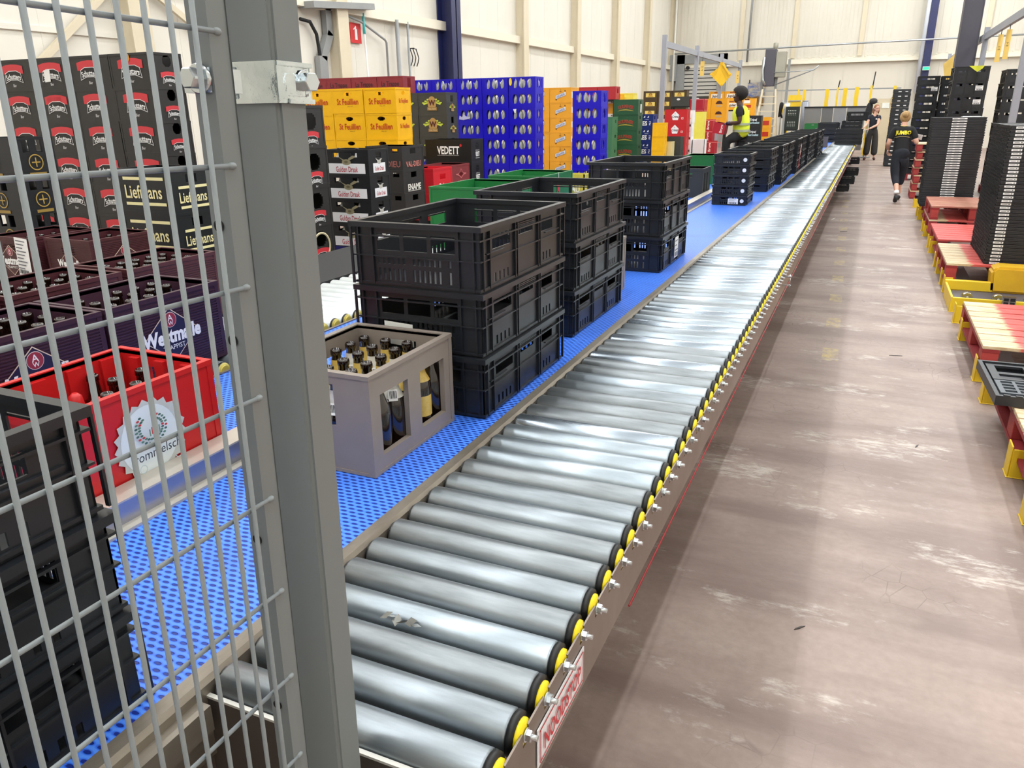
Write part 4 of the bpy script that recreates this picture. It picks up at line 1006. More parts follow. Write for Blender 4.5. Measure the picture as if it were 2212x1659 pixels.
# far column at the picture edge with gold seals
sq = Logo().ring(0, 0, .045, .052, (176, 146, 70)).rect(-.03, -.004, .03, .004, (176, 146, 70)).rect(-.004, -.03, .004, .03, (176, 146, 70)).rect(-.06, -.085, .06, -.065, (150, 124, 60))
floor_stack(-3.83, 2.98 + .2, 1.40, .40, .30, .25, BLKB, 'black crate with gold round seal behind the maroon crates', 1, front=low(sq, -.04), key='seal', hx=[(-.05, .19, .06, .09), (.04, .19, .06, .09)]) if False else None
floor_stack(-5.1, 3.42, 1.60, .40, .30, .25, BLKB, 'black crate with gold round seal behind the mesh', 1, front=low(sq, -.04), aisle=low(sq, -.04), key='seal', hx=[(-.05, .19, .06, .09), (.04, .19, .06, .09)], hy=[(-.05, .19, .05, .09), (.04, .19, .05, .09)])
# two-colour lettered crates with cream bars
CR = (234, 224, 170)
lf = Logo().rect(-.165, .062, .165, .080, CR).rect(-.165, -.086, .165, -.068, CR).text('Liefmans', -.01, -.004, .078, CR, w=.30, bold=.016)
lfs = Logo().rect(-.11, .010, .12, .026, CR).rect(-.11, -.106, .12, -.090, CR).text('Liefmans', -.005, -.040, .062, CR, w=.215, bold=.016)
st = floor_stack(-3.72, 3.41, 1.425, .45, .32, .25, BLKB, 'black crate with cream bars and blackletter name', 1, front=lf, aisle=lfs, key='lief', hx=None, hy=[(0, .195, .085, .05)])
top = [o for o in st if o['label'].endswith(', top of its stack')][0]
Logo().poly([(-.02, -.09), (.05, -.08), (.055, .06), (.02, .05), (.03, .08), (-.03, .075), (-.02, .01), (-.035, -.03)], (216, 216, 214)).build('torn_label', top, (.2105, .11, .105), (0, 1, 0), (0, 0, 1), off=.004)
# crates with a white label strip
WH = (236, 236, 240); RD = (180, 30, 52); KH = (150, 142, 112)
gd = Logo().rect(-.17, -.085, .17, -.010, WH).text('Gulden Draak', 0, -.052, .042, RD, w=.205, bold=.012)
gd.ell(0, .0, .042, .022, KH, 14).poly([(-.08, .045), (-.03, .01), (-.02, .018)], KH).poly([(.02, .01), (.07, .03), (.09, .045), (.06, .05), (.02, .028)], KH).ell(-.002, .002, .018, .010, (110, 102, 76), 10)
gds = Logo().rect(-.085, -.09, .085, -.020, WH).text('Gulden Draak', 0, -.060, .032, RD, w=.125, bold=.012).ell(0, -.012, .026, .015, (190, 188, 180), 12).poly([(-.05, .02), (-.02, -.01), (-.01, .0)], (200, 198, 190)).poly([(.01, -.01), (.045, .012), (.01, .01)], (190, 188, 180))
st = floor_stack(-3.50, 5.12, 1.455, .41, .285, .19, BLKB, 'black crate with white name strip and dragon', 1, zbase=.14, front=low(gd, .0), aisle=low(gds, .01), key='draak', hx=[(-.10, .145, .06, .036), (.07, .145, .06, .036)], hy=[(0, .145, .07, .04)])
BL2 = plastic(16, 16, 112, .3, .1, 'deep_blue_plastic')
for o in st[:1]:
    o.data = crate_mesh(.41, .285, .1878, BL2, key='plainblue', hx=None); o['label'] = o['label'].replace('black crate with white name strip and dragon', 'plain blue crate under the dragon crates'); o['group'] = 'plain blue crates'
    for c in list(o.children): bpy.data.objects.remove(c)
for o in st[1:]:
    k = o['label']
    for j in range(2): bottle(o.location.x - .10 + j * .17, o.location.y - .09, o.location.z + .014, 'bottle neck with white foil showing in the handle of a dragon crate', 'bottles in the dragon crates', 5, .90)
# side-named crates behind them
for nm, cc, kk in (('VAL-DIEU', (190, 120, 110), 0),): pass
vd = Logo().text('VAL-DIEU', 0, -.055, .05, (206, 130, 118), w=.27, bold=.02)
en = Logo().text('ENAME', 0, -.055, .055, (232, 230, 222), w=.235, bold=.03).rect(-.118, -.094, .118, -.090, (232, 230, 222))
st = floor_stack(-3.93, 6.30, 1.425, .40, .385, .22, BLKC, 'black crate with lettered end beside the dragon crates', 1, aisle=vd, front=low(Logo().text('DIEU', 0, 0, .055, (150, 90, 84), w=.15, bold=.02), -.05, .1), key='vd', hx=[(.12, .17, .07, .04)], hy=[(0, .165, .10, .05)])
for q, o in enumerate(st):
    if q == len(st) - 1: continue
    for c in list(o.children):
        if c.name.startswith('logo'): bpy.data.objects.remove(c)
    if q == len(st) - 2: en.build('logo', o, *face(o, .40, .385, .22, 'aisle'))
# yellow
SF = plastic(246, 186, 14, .38, .12, 'golden_yellow_plastic')
RDD = (196, 62, 24)
sf = Logo().text("St Feuillien", 0, -.005, .062, RDD, w=.285, bold=.02).text('Abbey 1873', .03, -.055, .010, (120, 80, 30), w=.07)
sfs = Logo().text("St Feuillien", 0, -.002, .046, RDD, w=.185, bold=.016).text('1873', .01, -.036, .008, (120, 80, 30), w=.03)
stf_ = floor_stack(-4.72, 7.50, 1.975, .41, .31, .245, SF, 'golden yellow crate with red blackletter name', 3, front=sf, aisle=sfs, key='stf', hx=[(0, .205, .095, .042, 1)], hy=[(0, .205, .07, .038, 1)], band=.022)
for o in stf_:
    for u in (-.03, .03): bottle(o.location.x + u, o.location.y - .105, o.location.z + .014, 'dark bottle neck showing in the oval handle of a golden yellow crate', 'bottles in the golden yellow crates', 0, 1.0)
# dark red row above the yellow ones
LT = plastic(140, 44, 52, .45, .15, 'wine_red_plastic')
lt = Logo().text('La Trappe', 0, -.035, .062, (72, 26, 34), w=.27, bold=.02)
floor_stack(-5.63, 9.15, 2.165, .40, .30, .25, LT, 'wine red crate with dark blackletter name', 4, front=low(lt, .072), key='latr', hy=[(.0, .175, .085, .11)])
# hop wreath crates
HOP = (190, 206, 70); TAN = (176, 140, 84)
wl = Logo()
for s in (-1, 1):
    for q in range(6): wl.ell(s * (.045 + q * .017), .045 - q * .010 + (q % 2) * .012, .016, .010, HOP if q % 2 else (160, 180, 60), 8)
    wl.poly([(s * .05, .02), (s * .13, .0), (s * .12, -.02), (s * .06, .0)] if s > 0 else [(-.06, 0), (-.12, -.02), (-.13, 0), (-.05, .02)], HOP)
wl.ell(0, .0, .062, .085, TAN, 20).rect(-.07, -.085, .07, -.045, (150, 116, 66)).text('W', 0, .01, .062, (76, 24, 26), bold=.05).text('MALTEUR', 0, -.065, .018, (226, 206, 160), w=.11)
wls = Logo(); wls.parts = [([(x * .55, y * .55 - .05) for x, y in pv], pf, c) for pv, pf, c in wl.parts]
st = floor_stack(-4.94, 9.03, 1.95, .41, .30, .25, GREYC, 'charcoal crate with hop wreath emblem', 2, front=wl, aisle=wls, key='hop', hy=[(0, .185, .07, .075)])
# blue stacks with bottles behind windows
BLUE = plastic(24, 14, 190, .32, .08, 'ultramarine_plastic')
CLEARG = mat('pale_bottle_glass', rgb(200, 202, 200), .08, 0, .8, 26, rgb(50, 52, 54), 0, (1.6, 1.6, .2), None, .7, .5)
def clear_bottle():
    if 'clear' not in MESHES:
        b = MB(); b.lathe((0, 0, 0), (0, 0, 1), [(0, .030, 0), (.006, .034, 0), (.10, .034, 0), (.125, .028, 0), (.155, .013, 0), (.18, .012, 0)], 10); MESHES['clear'] = b.mesh('glass_bottle', CLEARG)
    return MESHES['clear']
BW = dict(hx=[(-.108, .118, .070, .118, 1), (0, .118, .100, .122, 1), (.108, .118, .070, .118, 1)], hy=[(-.062, .12, .022, .11), (0, .118, .062, .115, 1), (.062, .12, .022, .11)])
FRM = plastic(60, 48, 214, .34, .1, 'light_blue_violet_plastic')
def blue_stack(x1, y0, ztop, cols, what):
    st = floor_stack(x1, y0, ztop, .40, .30, .20, BLUE, what, cols, key='blue', zbase=.15, **BW)
    for o in st:
        if o.location.z < .7: continue
        for u in (-.108, -.036, .036, .108):
            q = put('glass_bottle', clear_bottle(), None, (o.location.x + u, o.location.y - .105, o.location.z + .013)); tag(q, 'clear glass bottle seen through a window of %s' % what.replace('crate', 'crates'), 'bottle', 'bottles in ' + what + 's')
        if ', aisle' in o['label'] or cols == 1:
            q = put('glass_bottle', clear_bottle(), None, (o.location.x + .155, o.location.y + .0, o.location.z + .013)); tag(q, 'clear glass bottle seen through the end window of %s' % what.replace('crate', 'crates'), 'bottle', 'end window bottles in ' + what + 's')
    return st
st = blue_stack(-4.28, 10.35, 2.155, 5, 'ultramarine windowed crate')
T_ = {o['label']: o for o in st}
Logo().ell(0, 0, .022, .05, (240, 210, 50)).build('sticker', T_['ultramarine windowed crate, top, aisle column'], (-.17, -.1525, .14), (1, 0, 0), (0, 0, 1), off=.004)
Logo().poly([(-.03, .02), (.02, .025), (.01, -.03), (-.01, -.03)], (236, 236, 230)).build('sticker', T_['ultramarine windowed crate, third from top, aisle column'], (-.10, -.1525, .165), (1, 0, 0), (0, 0, 1), off=.004)
Logo().poly([(-.09, -.03), (-.02, -.04), (.08, -.02), (.09, .0), (.02, .01), (-.01, .04), (-.04, 0), (-.08, .02)], (190, 190, 226)).build('torn_label', T_['ultramarine windowed crate, third from top, third column from aisle'], (-.08, -.1525, .09), (1, 0, 0), (0, 0, 1), off=.004)
st = blue_stack(-3.32, 10.3, 1.955, 1, 'blue violet windowed crate')
# name crates in front of the blue ones
vt = Logo().text('VEDETT', 0, .01, .085, (244, 244, 244), w=.29, bold=.03).text('EXTRA PILSENER ALWAYS EXTRA ORDINARY', 0, -.048, .010, (220, 220, 220), w=.28).ell(.165, .062, .014, .016, (206, 40, 48))
vts = Logo().text('VEDETT', 0, -.035, .05, (244, 244, 244), w=.10, bold=.03).text('EXTRA PILS', 0, .005, .012, (220, 220, 220), w=.09).rect(-.05, -.082, .05, -.078, (220, 220, 220))
RIB = dict(ribs=True, band=.014)
st = floor_stack(-4.15, 8.12, 1.42, .60, .31, .24, BLKB, 'black ribbed crate with bold white capitals', 1, front=vt, aisle=vts, key='ved', hx=None, hy=[(0, .185, .09, .075, 1)], **RIB)
CH = plastic(126, 48, 52, .45, .15, 'brick_red_plastic')
ch = Logo().text('CHIMAY', 0, -.075, .06, (240, 236, 226), w=.21, bold=.03).poly([(-.12, .03), (-.05, .035), (0, .085), (.05, .035), (.12, .03), (.12, .022), (.055, .025), (0, .073), (-.055, .025), (-.12, .022)], (196, 110, 112)).poly([(-.12, .03), (-.05, .02), (0, -.01), (.05, .02), (.12, .03), (.12, .022), (.055, .010), (0, -.022), (-.055, .010), (-.12, .022)], (196, 110, 112))
floor_stack(-4.10, 7.55, 1.175, .36, .42, .24, CH, 'brick red crate with eye shaped handle', 1, aisle=ch, key='chim', hy=[(0, .150, .085, .04, 1)])
RC = plastic(206, 34, 46, .4, .12, 'signal_red_plastic')
floor_stack(-3.99, 6.96, 1.18, .30, .40, .24, RC, 'signal red crate behind the open green crates', 1, aisle=Logo().text('Palm', 0, -.06, .08, (240, 220, 220), w=.16, bold=.02), key='redp', hy=[(0, .17, .12, .055)])
# green crates on the roller lane
GRN = plastic(30, 112, 56, .38, .12, 'bottle_green_plastic')
GRNI = plastic(40, 130, 70, .4, .12, 'leaf_green_plastic')
for k, (x1, y0, lab) in enumerate(((-1.93, 4.0, 'open bottle green crate behind the near black crates'), (-1.95, 4.84, 'open bottle green crate with red star, farther of two'))):
    lab = lab.replace(', farther of two', ' behind the other green one') if k else lab
    lg = Logo().poly([(0, .11), (.012, .06), (.05, .05), (.02, .02), (.03, -.03), (0, 0), (-.03, -.03), (-.02, .02), (-.05, .05), (-.012, .06)], (196, 44, 52)).rect(-.004, .05, .004, .12, (226, 220, 210))
    if k == 0: lg = Logo().rect(-.006, .02, .006, .08, (220, 226, 220))
    o = crate(x1 - .20, y0 + .29, ZB + .03, .40, .58, .350, GRN, lab, None, None, low(lg, .06), key='green', hx=[(-.06, .19, .09, .10), (.09, .19, .09, .10)], hy=[(0, .16, .12, .09)], band=.012, wall=.012, grid=(5, 7))
    b = MB()
    for i in range(5):
        for j in range(7): b.lathe((-.16 + i * .08, -.24 + j * .08, .012), (-.16 + i * .08, -.24 + j * .08, 1), [(.21, .020, 0), (.255, .017, 0), (.285, .016, 0), (.285, .011, 0), (.26, .011, 0)], 10, cap=(False, False))
    for s in (-1, 1):
        for q in range(3): b.prism([(-.035 + q * .14 - .14, .30), (.035 + q * .14 - .14, .30), (q * .14 - .14, .235)], 'y', s * .27 - .006, s * .27 + .006)
    b.build('divider_tubes', GRNI, o, fix=True)
# amber stack
AMB = plastic(240, 168, 46, .4, .12, 'amber_plastic')
hg = Logo()
hg.poly([(-.098, -.072), (.10, -.006), (.10, .058), (-.098, -.012)], (40, 48, 92)).poly([(-.094, -.066), (.096, -.003), (.096, .053), (-.094, -.012)], (226, 228, 234)).text('HOEGAARDEN', 0, -.008, .036, (60, 72, 130), w=.16, rot=.33, bold=.02)
hg.poly([(-.094, -.075), (-.06, -.066), (-.075, -.088)], (60, 30, 20)).poly([(.07, .066), (.10, .06), (.08, .084)], (60, 30, 20)).rect(-.003, .05, .003, .10, (150, 96, 30)).rect(-.02, .05, .02, .06, (150, 96, 30))
floor_stack(-4.83, 13.3, 2.085, .395, .40, .235, AMB, 'amber crate with slanted white name banner', 2, front=hg, aisle=Logo().rect(-.19, -.05, -.13, .05, (226, 226, 230)), key='hoeg')
# small carton in front
t = crate(-2.46, 6.9, .93, .24, .16, .24, mat('carton_yellow', rgb(206, 190, 70), .5, 0, .4, 12, rgb(70, 130, 60)), 'small yellow green carton lying behind the second green crate', front=Logo().text('SCHULTEN', 0, .045, .04, (240, 240, 230), w=.20, bold=.02, shear=.15).text('BRAU', 0, -.01, .06, (240, 240, 230), w=.15, bold=.03), name='bottle_carton', key='sb', band=0)
b = MB(); b.box(-2.66, 6.6, 0, -2.26, 7.3, .93); b.box(-2.68, 6.58, .90, -2.24, 7.32, .928); tag(b.build('plinth_table', DARK), 'dark plinth table under the small yellow green carton', 'table')
# red row behind, orange and yellow tops
floor_stack(-4.98, 16.4, 2.165, .40, .31, .25, plastic(178, 40, 50, .42, .12, 'cherry_plastic'), 'cherry red crate behind the blue violet stack', 2, key='cher', hy=[(0, .17, .10, .09)])
JP = plastic(244, 172, 34, .42, .12, 'orange_yellow_plastic')
jl = Logo().rect(-.12, -.03, .12, .03, (244, 240, 232)).text('ale', .05, 0, .04, (40, 30, 30), w=.1, bold=.03).ring(-.1, .09, .03, .04, (196, 50, 40))
floor_stack(-4.98, 16.75, 2.02, .40, .30, .25, JP, 'orange yellow crate behind the dark green stack', 2, front=low(jl, -.02), key='jp1', hx=[(.1, .19, .08, .04)])
LY = plastic(240, 226, 90, .42, .1, 'lemon_plastic')
floor_stack(-4.80, 17.1, 2.04, .38, .30, .25, LY, 'lemon yellow crate behind the dark green stack', 1, key='ly1', hx=[(.0, .19, .06, .05)])
# dark green
GG = plastic(38, 82, 52, .42, .12, 'forest_green_plastic')
gu = Logo().text('GULPENER', 0, .012, .052, (186, 92, 60), w=.28, bold=.035, arc=.42).text('GULPENER', 0, .012, .050, (150, 34, 34), w=.275, bold=.01, arc=.42).poly([(-.15, -.07), (-.09, -.042), (0, -.032), (.09, -.046), (.15, -.068), (.08, -.060), (0, -.052), (-.08, -.056)], (168, 150, 56))
st = floor_stack(-3.75, 13.7, 1.875, .44, .30, .248, GG, 'forest green crate with arched red name', 1, front=gu, key='gulp', hy=[(0, .195, .06, .045)])
Logo().rect(-.04, -.07, .04, .07, (240, 240, 236)).build('label_card', st[-1], (.2225, .02, .10), (0, 1, 0), (0, 0, 1))
floor_stack(-3.99, 13.0, 1.60, .32, .32, .25, plastic(70, 120, 84, .42, .12, 'sage_green_plastic'), 'sage green crate with hook handle by blue stack', 1, key='gulp2', hx=None, hy=[(.04, .17, .07, .05)])
# blue named
MB_ = plastic(28, 46, 116, .42, .12, 'royal_blue_plastic')
ma = Logo().text('MAES', -.06, -.03, .075, (244, 244, 246), w=.22, bold=.035).text('PILS', .10, -.03, .030, (230, 230, 236), w=.07, bold=.03, rot=PI / 2).text('1880', .04, .035, .016, (200, 206, 220), w=.07)
for s in (-1, 1): ma.poly([(.03 + s * .035 - .018, .062), (.03 + s * .035 + .012, .062), (.03 + s * .035 + .016, .098), (.03 + s * .035 - .004, .088)], (226, 230, 238))
floor_stack(-3.68, 14.5, 1.625, .44, .32, .248, MB_, 'royal blue crate with white capitals', 1, front=low(ma, 0, .06), key='maes', hy=[(-.05, .185, .09, .05)])
b = None
# red pentagon emblem crates
CRI = plastic(196, 34, 40, .42, .1, 'tomato_red_plastic')
cr = Logo().poly([(-.075, .02), (-.002, .095), (.08, .02), (.055, -.075), (-.05, -.075)], (240, 238, 240)).text('Cristal', 0, -.008, .045, (60, 40, 60), w=.13, bold=.03).ring(-.008, .045, .008, .012, (60, 40, 60), 10).rect(.125, -.06, .165, -.02, (238, 226, 220)).rect(.133, -.052, .157, -.028, (206, 60, 60))
floor_stack(-3.45, 16.3, 1.70, .455, .30, .25, CRI, 'tomato red crate with white pentagon emblem', 1, front=low(cr, 0, -.01), key='cris', hy=[(0, .14, .03, .16, 1)])
# yellow post-like upright, small cream crates
floor_stack(-3.27, 13.71, 1.49, .22, .20, .24, SF, 'narrow golden crate column before the red pentagon crates', 1, key='slim', hy=[(0, .12, .03, .09)])
CRM = plastic(222, 206, 150, .45, .12, 'cream_plastic')
floor_stack(-3.20, 13.94, 1.17, .27, .25, .25, CRM, 'small cream crate beside the narrow golden column', 1, key='crm', hx=[(.06, .17, .03, .08)], front=Logo().poly([(-.12, -.1), (-.06, -.04), (-.03, -.11)], (90, 130, 70)).rect(-.1, .02, .02, .03, (196, 176, 120)).rect(-.1, -.03, .02, -.02, (196, 176, 120)))
floor_stack(-3.12, 14.3, 1.24, .35, .3, .25, GREYC, 'dark grey crate behind the small cream crates', 1, key='dg')
# white cartons with gold graphics
wc = mat('white_carton', rgb(240, 238, 236), .5)
lgw = Logo().poly([(-.09, -.11), (.02, -.11), (.10, -.03), (.03, -.01), (-.02, .02), (-.06, -.04)], (232, 180, 60)).poly([(-.02, -.03), (.05, .05), (.06, .03), (0, -.05)], (222, 200, 140))
st = floor_stack(-3.47, 16.92, 1.68, .26, .26, .272, wc, 'white carton with golden print', 1, front=lgw, key='wcart', hx=[(.09, .21, .035, .045)], band=0, name='bottle_carton')
floor_stack(-3.20, 17.0, 1.10, .26, .26, .30, wc, 'plain white carton beside the golden print cartons', 1, key='wcart2', band=0, name='bottle_carton')
YC = plastic(238, 226, 92, .42, .1, 'pale_yellow_plastic')
fl = []
for q in range(2):
    for s in (-1, 1): fl += [(-.05 + s * .028, .06 + q * .045, .042, .026)]
floor_stack(-3.60, 18.8, 1.64, .46, .32, .30, YC, 'pale yellow crate with four small slots', 1, key='ycr', hx=fl)
# red lettered crates (turned lettering)
RL2 = plastic(176, 28, 48, .42, .12, 'raspberry_plastic')
jl2 = Logo().text('Brugs', -.10, 0, .055, (240, 216, 216), w=.20, bold=.03, rot=PI / 2).rect(-.17, .105, .17, .118, (226, 120, 126)).rect(.15, -.1, .158, .1, (226, 120, 126))
floor_stack(-3.95, 20.58, 1.935, .36, .42, .25, RL2, 'raspberry crate behind the pale yellow crates', 1, front=jl2, key='rasp', aisle=Logo().rect(-.2, .105, .2, .118, (226, 120, 126)).rect(-.12, -.1, -.11, .1, (226, 120, 126)).rect(.05, -.1, .06, .1, (226, 120, 126)))
floor_stack(-3.53, 19.6, 1.46, .38, .36, .25, RL2, 'raspberry crate before the orange stacks', 1, front=low(jl2, 0, .18), key='rasp2')
floor_stack(-3.38, 19.2, .98, .40, .36, .25, RL2, 'raspberry crate in the lowest front column', 1, front=low(jl2, 0, .18), key='rasp3')
# brown label rack at the very back, dark crate, orange stacks
TB = plastic(74, 56, 30, .5, .2, 'bark_brown_plastic')
bl = Logo().rect(-.15, -.05, .15, .07, (232, 206, 110)).ell(0, .02, .06, .05, (150, 110, 50)).poly([(-.1, -.04), (.1, -.04), (0, .05)], (196, 150, 60))
floor_stack(-5.41, 25.3, 2.24, .45, .35, .27, TB, 'bark brown crate with pale yellow label', 3, front=bl, key='bark')
floor_stack(-4.55, 24.4, 2.05, .56, .35, .27, GREYC, 'dark crate behind the raspberry crates', 2, key='dk2', front=Logo().ell(-.06, .06, .05, .03, (230, 230, 230)))
ju = Logo().rect(-.16, -.06, .16, .05, (246, 240, 230)).text('Jupiler', 0, -.005, .07, (60, 30, 24), w=.27, bold=.03, shear=.15).rect(-.07, .075, .06, .1, (150, 70, 30))
ju2 = Logo().poly([(-.09, .0), (-.06, .06), (0, .08), (.06, .06), (.09, 0)], (70, 30, 20)).ell(0, -.05, .08, .03, (206, 170, 120))
floor_stack(-3.62, 24.1, 2.16, .44, .32, .262, JP, 'orange yellow crate with white banner behind the man', 2, front=low(ju, .01), key='jup')
floor_stack(-3.55, 21.53, 1.94, .40, .32, .27, JP, 'orange yellow crate with brown crest behind the man', 2, front=ju2, key='jup2')
floor_stack(-3.07, 23.2, 1.95, .36, .3, .27, JP, 'orange yellow crate on the far side of the man', 1, front=Logo().rect(-.12, .0, .05, .08, (244, 238, 226)).rect(-.1, .09, .02, .12, (90, 40, 20)).rect(-.05, -.11, .08, -.04, (196, 60, 30)), key='jup3')
tr = Logo().text('Tripel', -.02, .05, .05, (226, 230, 232), w=.17, bold=.03, shear=.15).text('Karmeliet', 0, -.02, .05, (180, 210, 220), w=.25, bold=.03, shear=.12)
st = floor_stack(-2.48, 20.07, 1.53, .33, .30, .30, BLKB, 'tall narrow black crate with pale script', 1, front=tr, key='trip')
floor_stack(-2.40, 21.25, 1.48, .2, .3, .26, JP, 'orange crate with red blocks behind script crates', 1, front=low(Logo().rect(-.08, -.06, .07, .05, (190, 52, 30)), 0), key='jup4')
wlk = Logo()
for q in range(4):
    for s in range(5): wlk.rect(-.14 + s * .06, -.1 + q * .05, -.11 + s * .06, -.08 + q * .05, (226, 226, 220) if q % 2 else (120, 130, 120))
floor_stack(-2.55, 31.0, 1.72, .46, .35, .36, plastic(30, 40, 34, .4, .2, 'dark_rack_plastic'), 'dark bottle rack crate under the notice board', 1, front=wlk, key='rack')
b = None
crate(-1.9, 29.0, .94, .50, .40, .24, GRN, 'bright green crate far back beside the grey cylinder', key='gfar', hx=[(0, .19, .1, .04)])
b = MB(); b.box(-2.5, 28.7, 0, -1.4, 29.4, .938); b.box(-2.55, 28.65, .90, -1.35, 29.45, .938); tag(b.build('feed_table', DARK), 'dark steel feed table far back under the bright green crate', 'table')
crate(-1.70, 8.95, ZB + .004, .32, .40, .30, GRN, 'green crate standing on the second belt beyond the black crates', key='gb', hy=[(0, .22, .1, .06)], aisle=Logo().text('Hb', -.08, -.07, .05, (230, 240, 230), bold=.02))
o = crate(-1.53, 7.55, ZB + .004, .30, .38, .26, plastic(58, 60, 58, .5, .15, 'ash_grey_plastic'), 'grey crate with tall slots on the second belt', key='ash', hy=[(-.09, .13, .07, .17), (.03, .13, .07, .17)], hx=[(0, .2, .1, .04)])
crate(-.62, 17.2, ZB + .022, .2, .22, .2, plastic(96, 90, 92, .5, .1, 'mauve_grey'), 'mauve grey box on the rollers beside the far trays', key='mv', band=.01, name='storage_box')
bpy.data.objects['storage_box'].location = (-.93, 17.6, ZB + .001)
# ================================================================== right side: pallets, trays, pallet rail
REDW = mat('red_pallet_paint', rgb(176, 62, 58), .6, 0, .45, 5, rgb(140, 40, 40), .15, (.6, 5, 5))
def worn_red():
    m = bpy.data.materials.new('red_paint_worn'); m.use_nodes = True
    nt = m.node_tree; N = nt.nodes; L = nt.links; b = N['Principled BSDF']; b.inputs['Roughness'].default_value = .62
    tc = N.new('ShaderNodeTexCoord'); sx = N.new('ShaderNodeSeparateXYZ'); L.new(tc.outputs['Object'], sx.inputs[0])
    mp = N.new('ShaderNodeMapping'); mp.inputs['Scale'].default_value = (1.2, 9, 4); L.new(tc.outputs['Object'], mp.inputs[0])
    nz = N.new('ShaderNodeTexNoise'); nz.inputs['Scale'].default_value = 3; nz.inputs['Detail'].default_value = 8; nz.inputs['Roughness'].default_value = .7; L.new(mp.outputs[0], nz.inputs['Vector'])
    # bare wood along the aisle end (local x near the left edge), paint beyond
    a = N.new('ShaderNodeMath'); a.operation = 'MULTIPLY_ADD'; L.new(nz.outputs['Fac'], a.inputs[0]); a.inputs[1].default_value = .22; L.new(sx.outputs[0], a.inputs[2])
    mr = N.new('ShaderNodeMapRange'); mr.inputs[1].default_value = -.20; mr.inputs[2].default_value = -.17; L.new(a.outputs[0], mr.inputs[0])
    n2 = N.new('ShaderNodeMapRange'); n2.inputs[1].default_value = .40; n2.inputs[2].default_value = .62; L.new(nz.outputs['Fac'], n2.inputs[0])
    red = N.new('ShaderNodeMix'); red.data_type = 'RGBA'; L.new(n2.outputs[0], red.inputs[0]); red.inputs[6].default_value = rgb(206, 84, 78); red.inputs[7].default_value = rgb(226, 104, 96)
    wood = N.new('ShaderNodeMix'); wood.data_type = 'RGBA'; L.new(n2.outputs[0], wood.inputs[0]); wood.inputs[6].default_value = rgb(196, 168, 128); wood.inputs[7].default_value = rgb(236, 216, 180)
    mx = N.new('ShaderNodeMix'); mx.data_type = 'RGBA'; L.new(mr.outputs[0], mx.inputs[0]); L.new(wood.outputs[2], mx.inputs[6]); L.new(red.outputs[2], mx.inputs[7])
    L.new(mx.outputs[2], b.inputs['Base Color'])
    bp = N.new('ShaderNodeBump'); bp.inputs['Strength'].default_value = .2; bp.inputs['Distance'].default_value = .01; L.new(nz.outputs['Fac'], bp.inputs['Height']); L.new(bp.outputs[0], b.inputs['Normal'])
    return m
WORN = worn_red()
RED2 = mat('dark_red_paint', rgb(150, 44, 48), .6, 0, .4, 7, rgb(116, 32, 36), .1)
def red_pallet(x0, y0, z0, L, label, h=.178, w=1.0, group=None, nb=8, rz=0, broken=False, top=None):
    """aisle-side near corner at (x0, y0); L along the aisle"""
    t = thing('pallet', label, 'pallet', (x0 + w / 2, y0 + L / 2, z0), rz, group)
    b = MB(); g = L / nb
    for k in range(nb):
        ww = g * (.86 if k % 3 else .90); b.box(-w / 2, -L / 2 + k * g, h - .022, w / 2, -L / 2 + k * g + ww, h)
    b.build('deck_board', top or WORN, t, bevel=.002)
    for k, x in enumerate((-w / 2, -.05, w / 2 - .1)):
        b = MB(); b.box(x, -L / 2, h - .044, x + .1, L / 2, h - .022); b.build('stringer', RED2, t)
        b = MB(); b.box(x, -L / 2, 0, x + .1, L / 2, .022); b.build('bottom_board', RED2, t)
        for y in (-L / 2, -.07, L / 2 - .145):
            b = MB(); b.box(x + .003, y + .002, .022, x + .097, y + .143, h - .044); b.build('block', REDW, t, bevel=.003)
    return t
red_pallet(.81, 5.52, .085, 1.32, 'red pallet with worn bare wood edge behind the loose black tray')
red_pallet(.81, 8.52, .085, 1.30, 'red pallet with worn edge carrying the tall tray stack')
red_pallet(.83, 10.08, .085, 1.42, 'bright red pallet between the tray pallet and the raised pallet', top=mat('bright_red_paint', rgb(226, 92, 86), .6, 0, .3, 5, rgb(196, 70, 66), .1, (1, 6, 6)))
red_pallet(.83, 11.85, .085, 1.30, 'red pallet at floor level under the raised dull red pallet')
red_pallet(.83, 11.85, .264, 1.30, 'dull brownish red pallet raised on another red pallet', top=mat('dull_red_paint', rgb(160, 92, 80), .65, 0, .5, 4, rgb(206, 176, 140), .1, (1, 5, 5)))
red_pallet(.85, 13.55, .085, 1.25, 'red pallet under the tray stack with long white labels', w=.84)
red_pallet(.83, 3.78, .085, 1.20, 'red pallet with chipped boards under the loose black tray', h=.172)
red_pallet(.86, 2.35, .085, 1.30, 'nearest red pallet in the row, cut by the frame edge')
for k in range(7):
    t = red_pallet(.79 + .012 * (k % 3), 17.12 + .02 * (k % 2), .006 + k * .146, .78, 'red pallet in the pile beside the walking woman, %s' % (['bottom of the pile'] + [nth(q + 1) + ' from the floor' for q in range(1, 6)] + ['top of the pile'])[k], h=.144, w=1.0, group='red pallets in the pile')
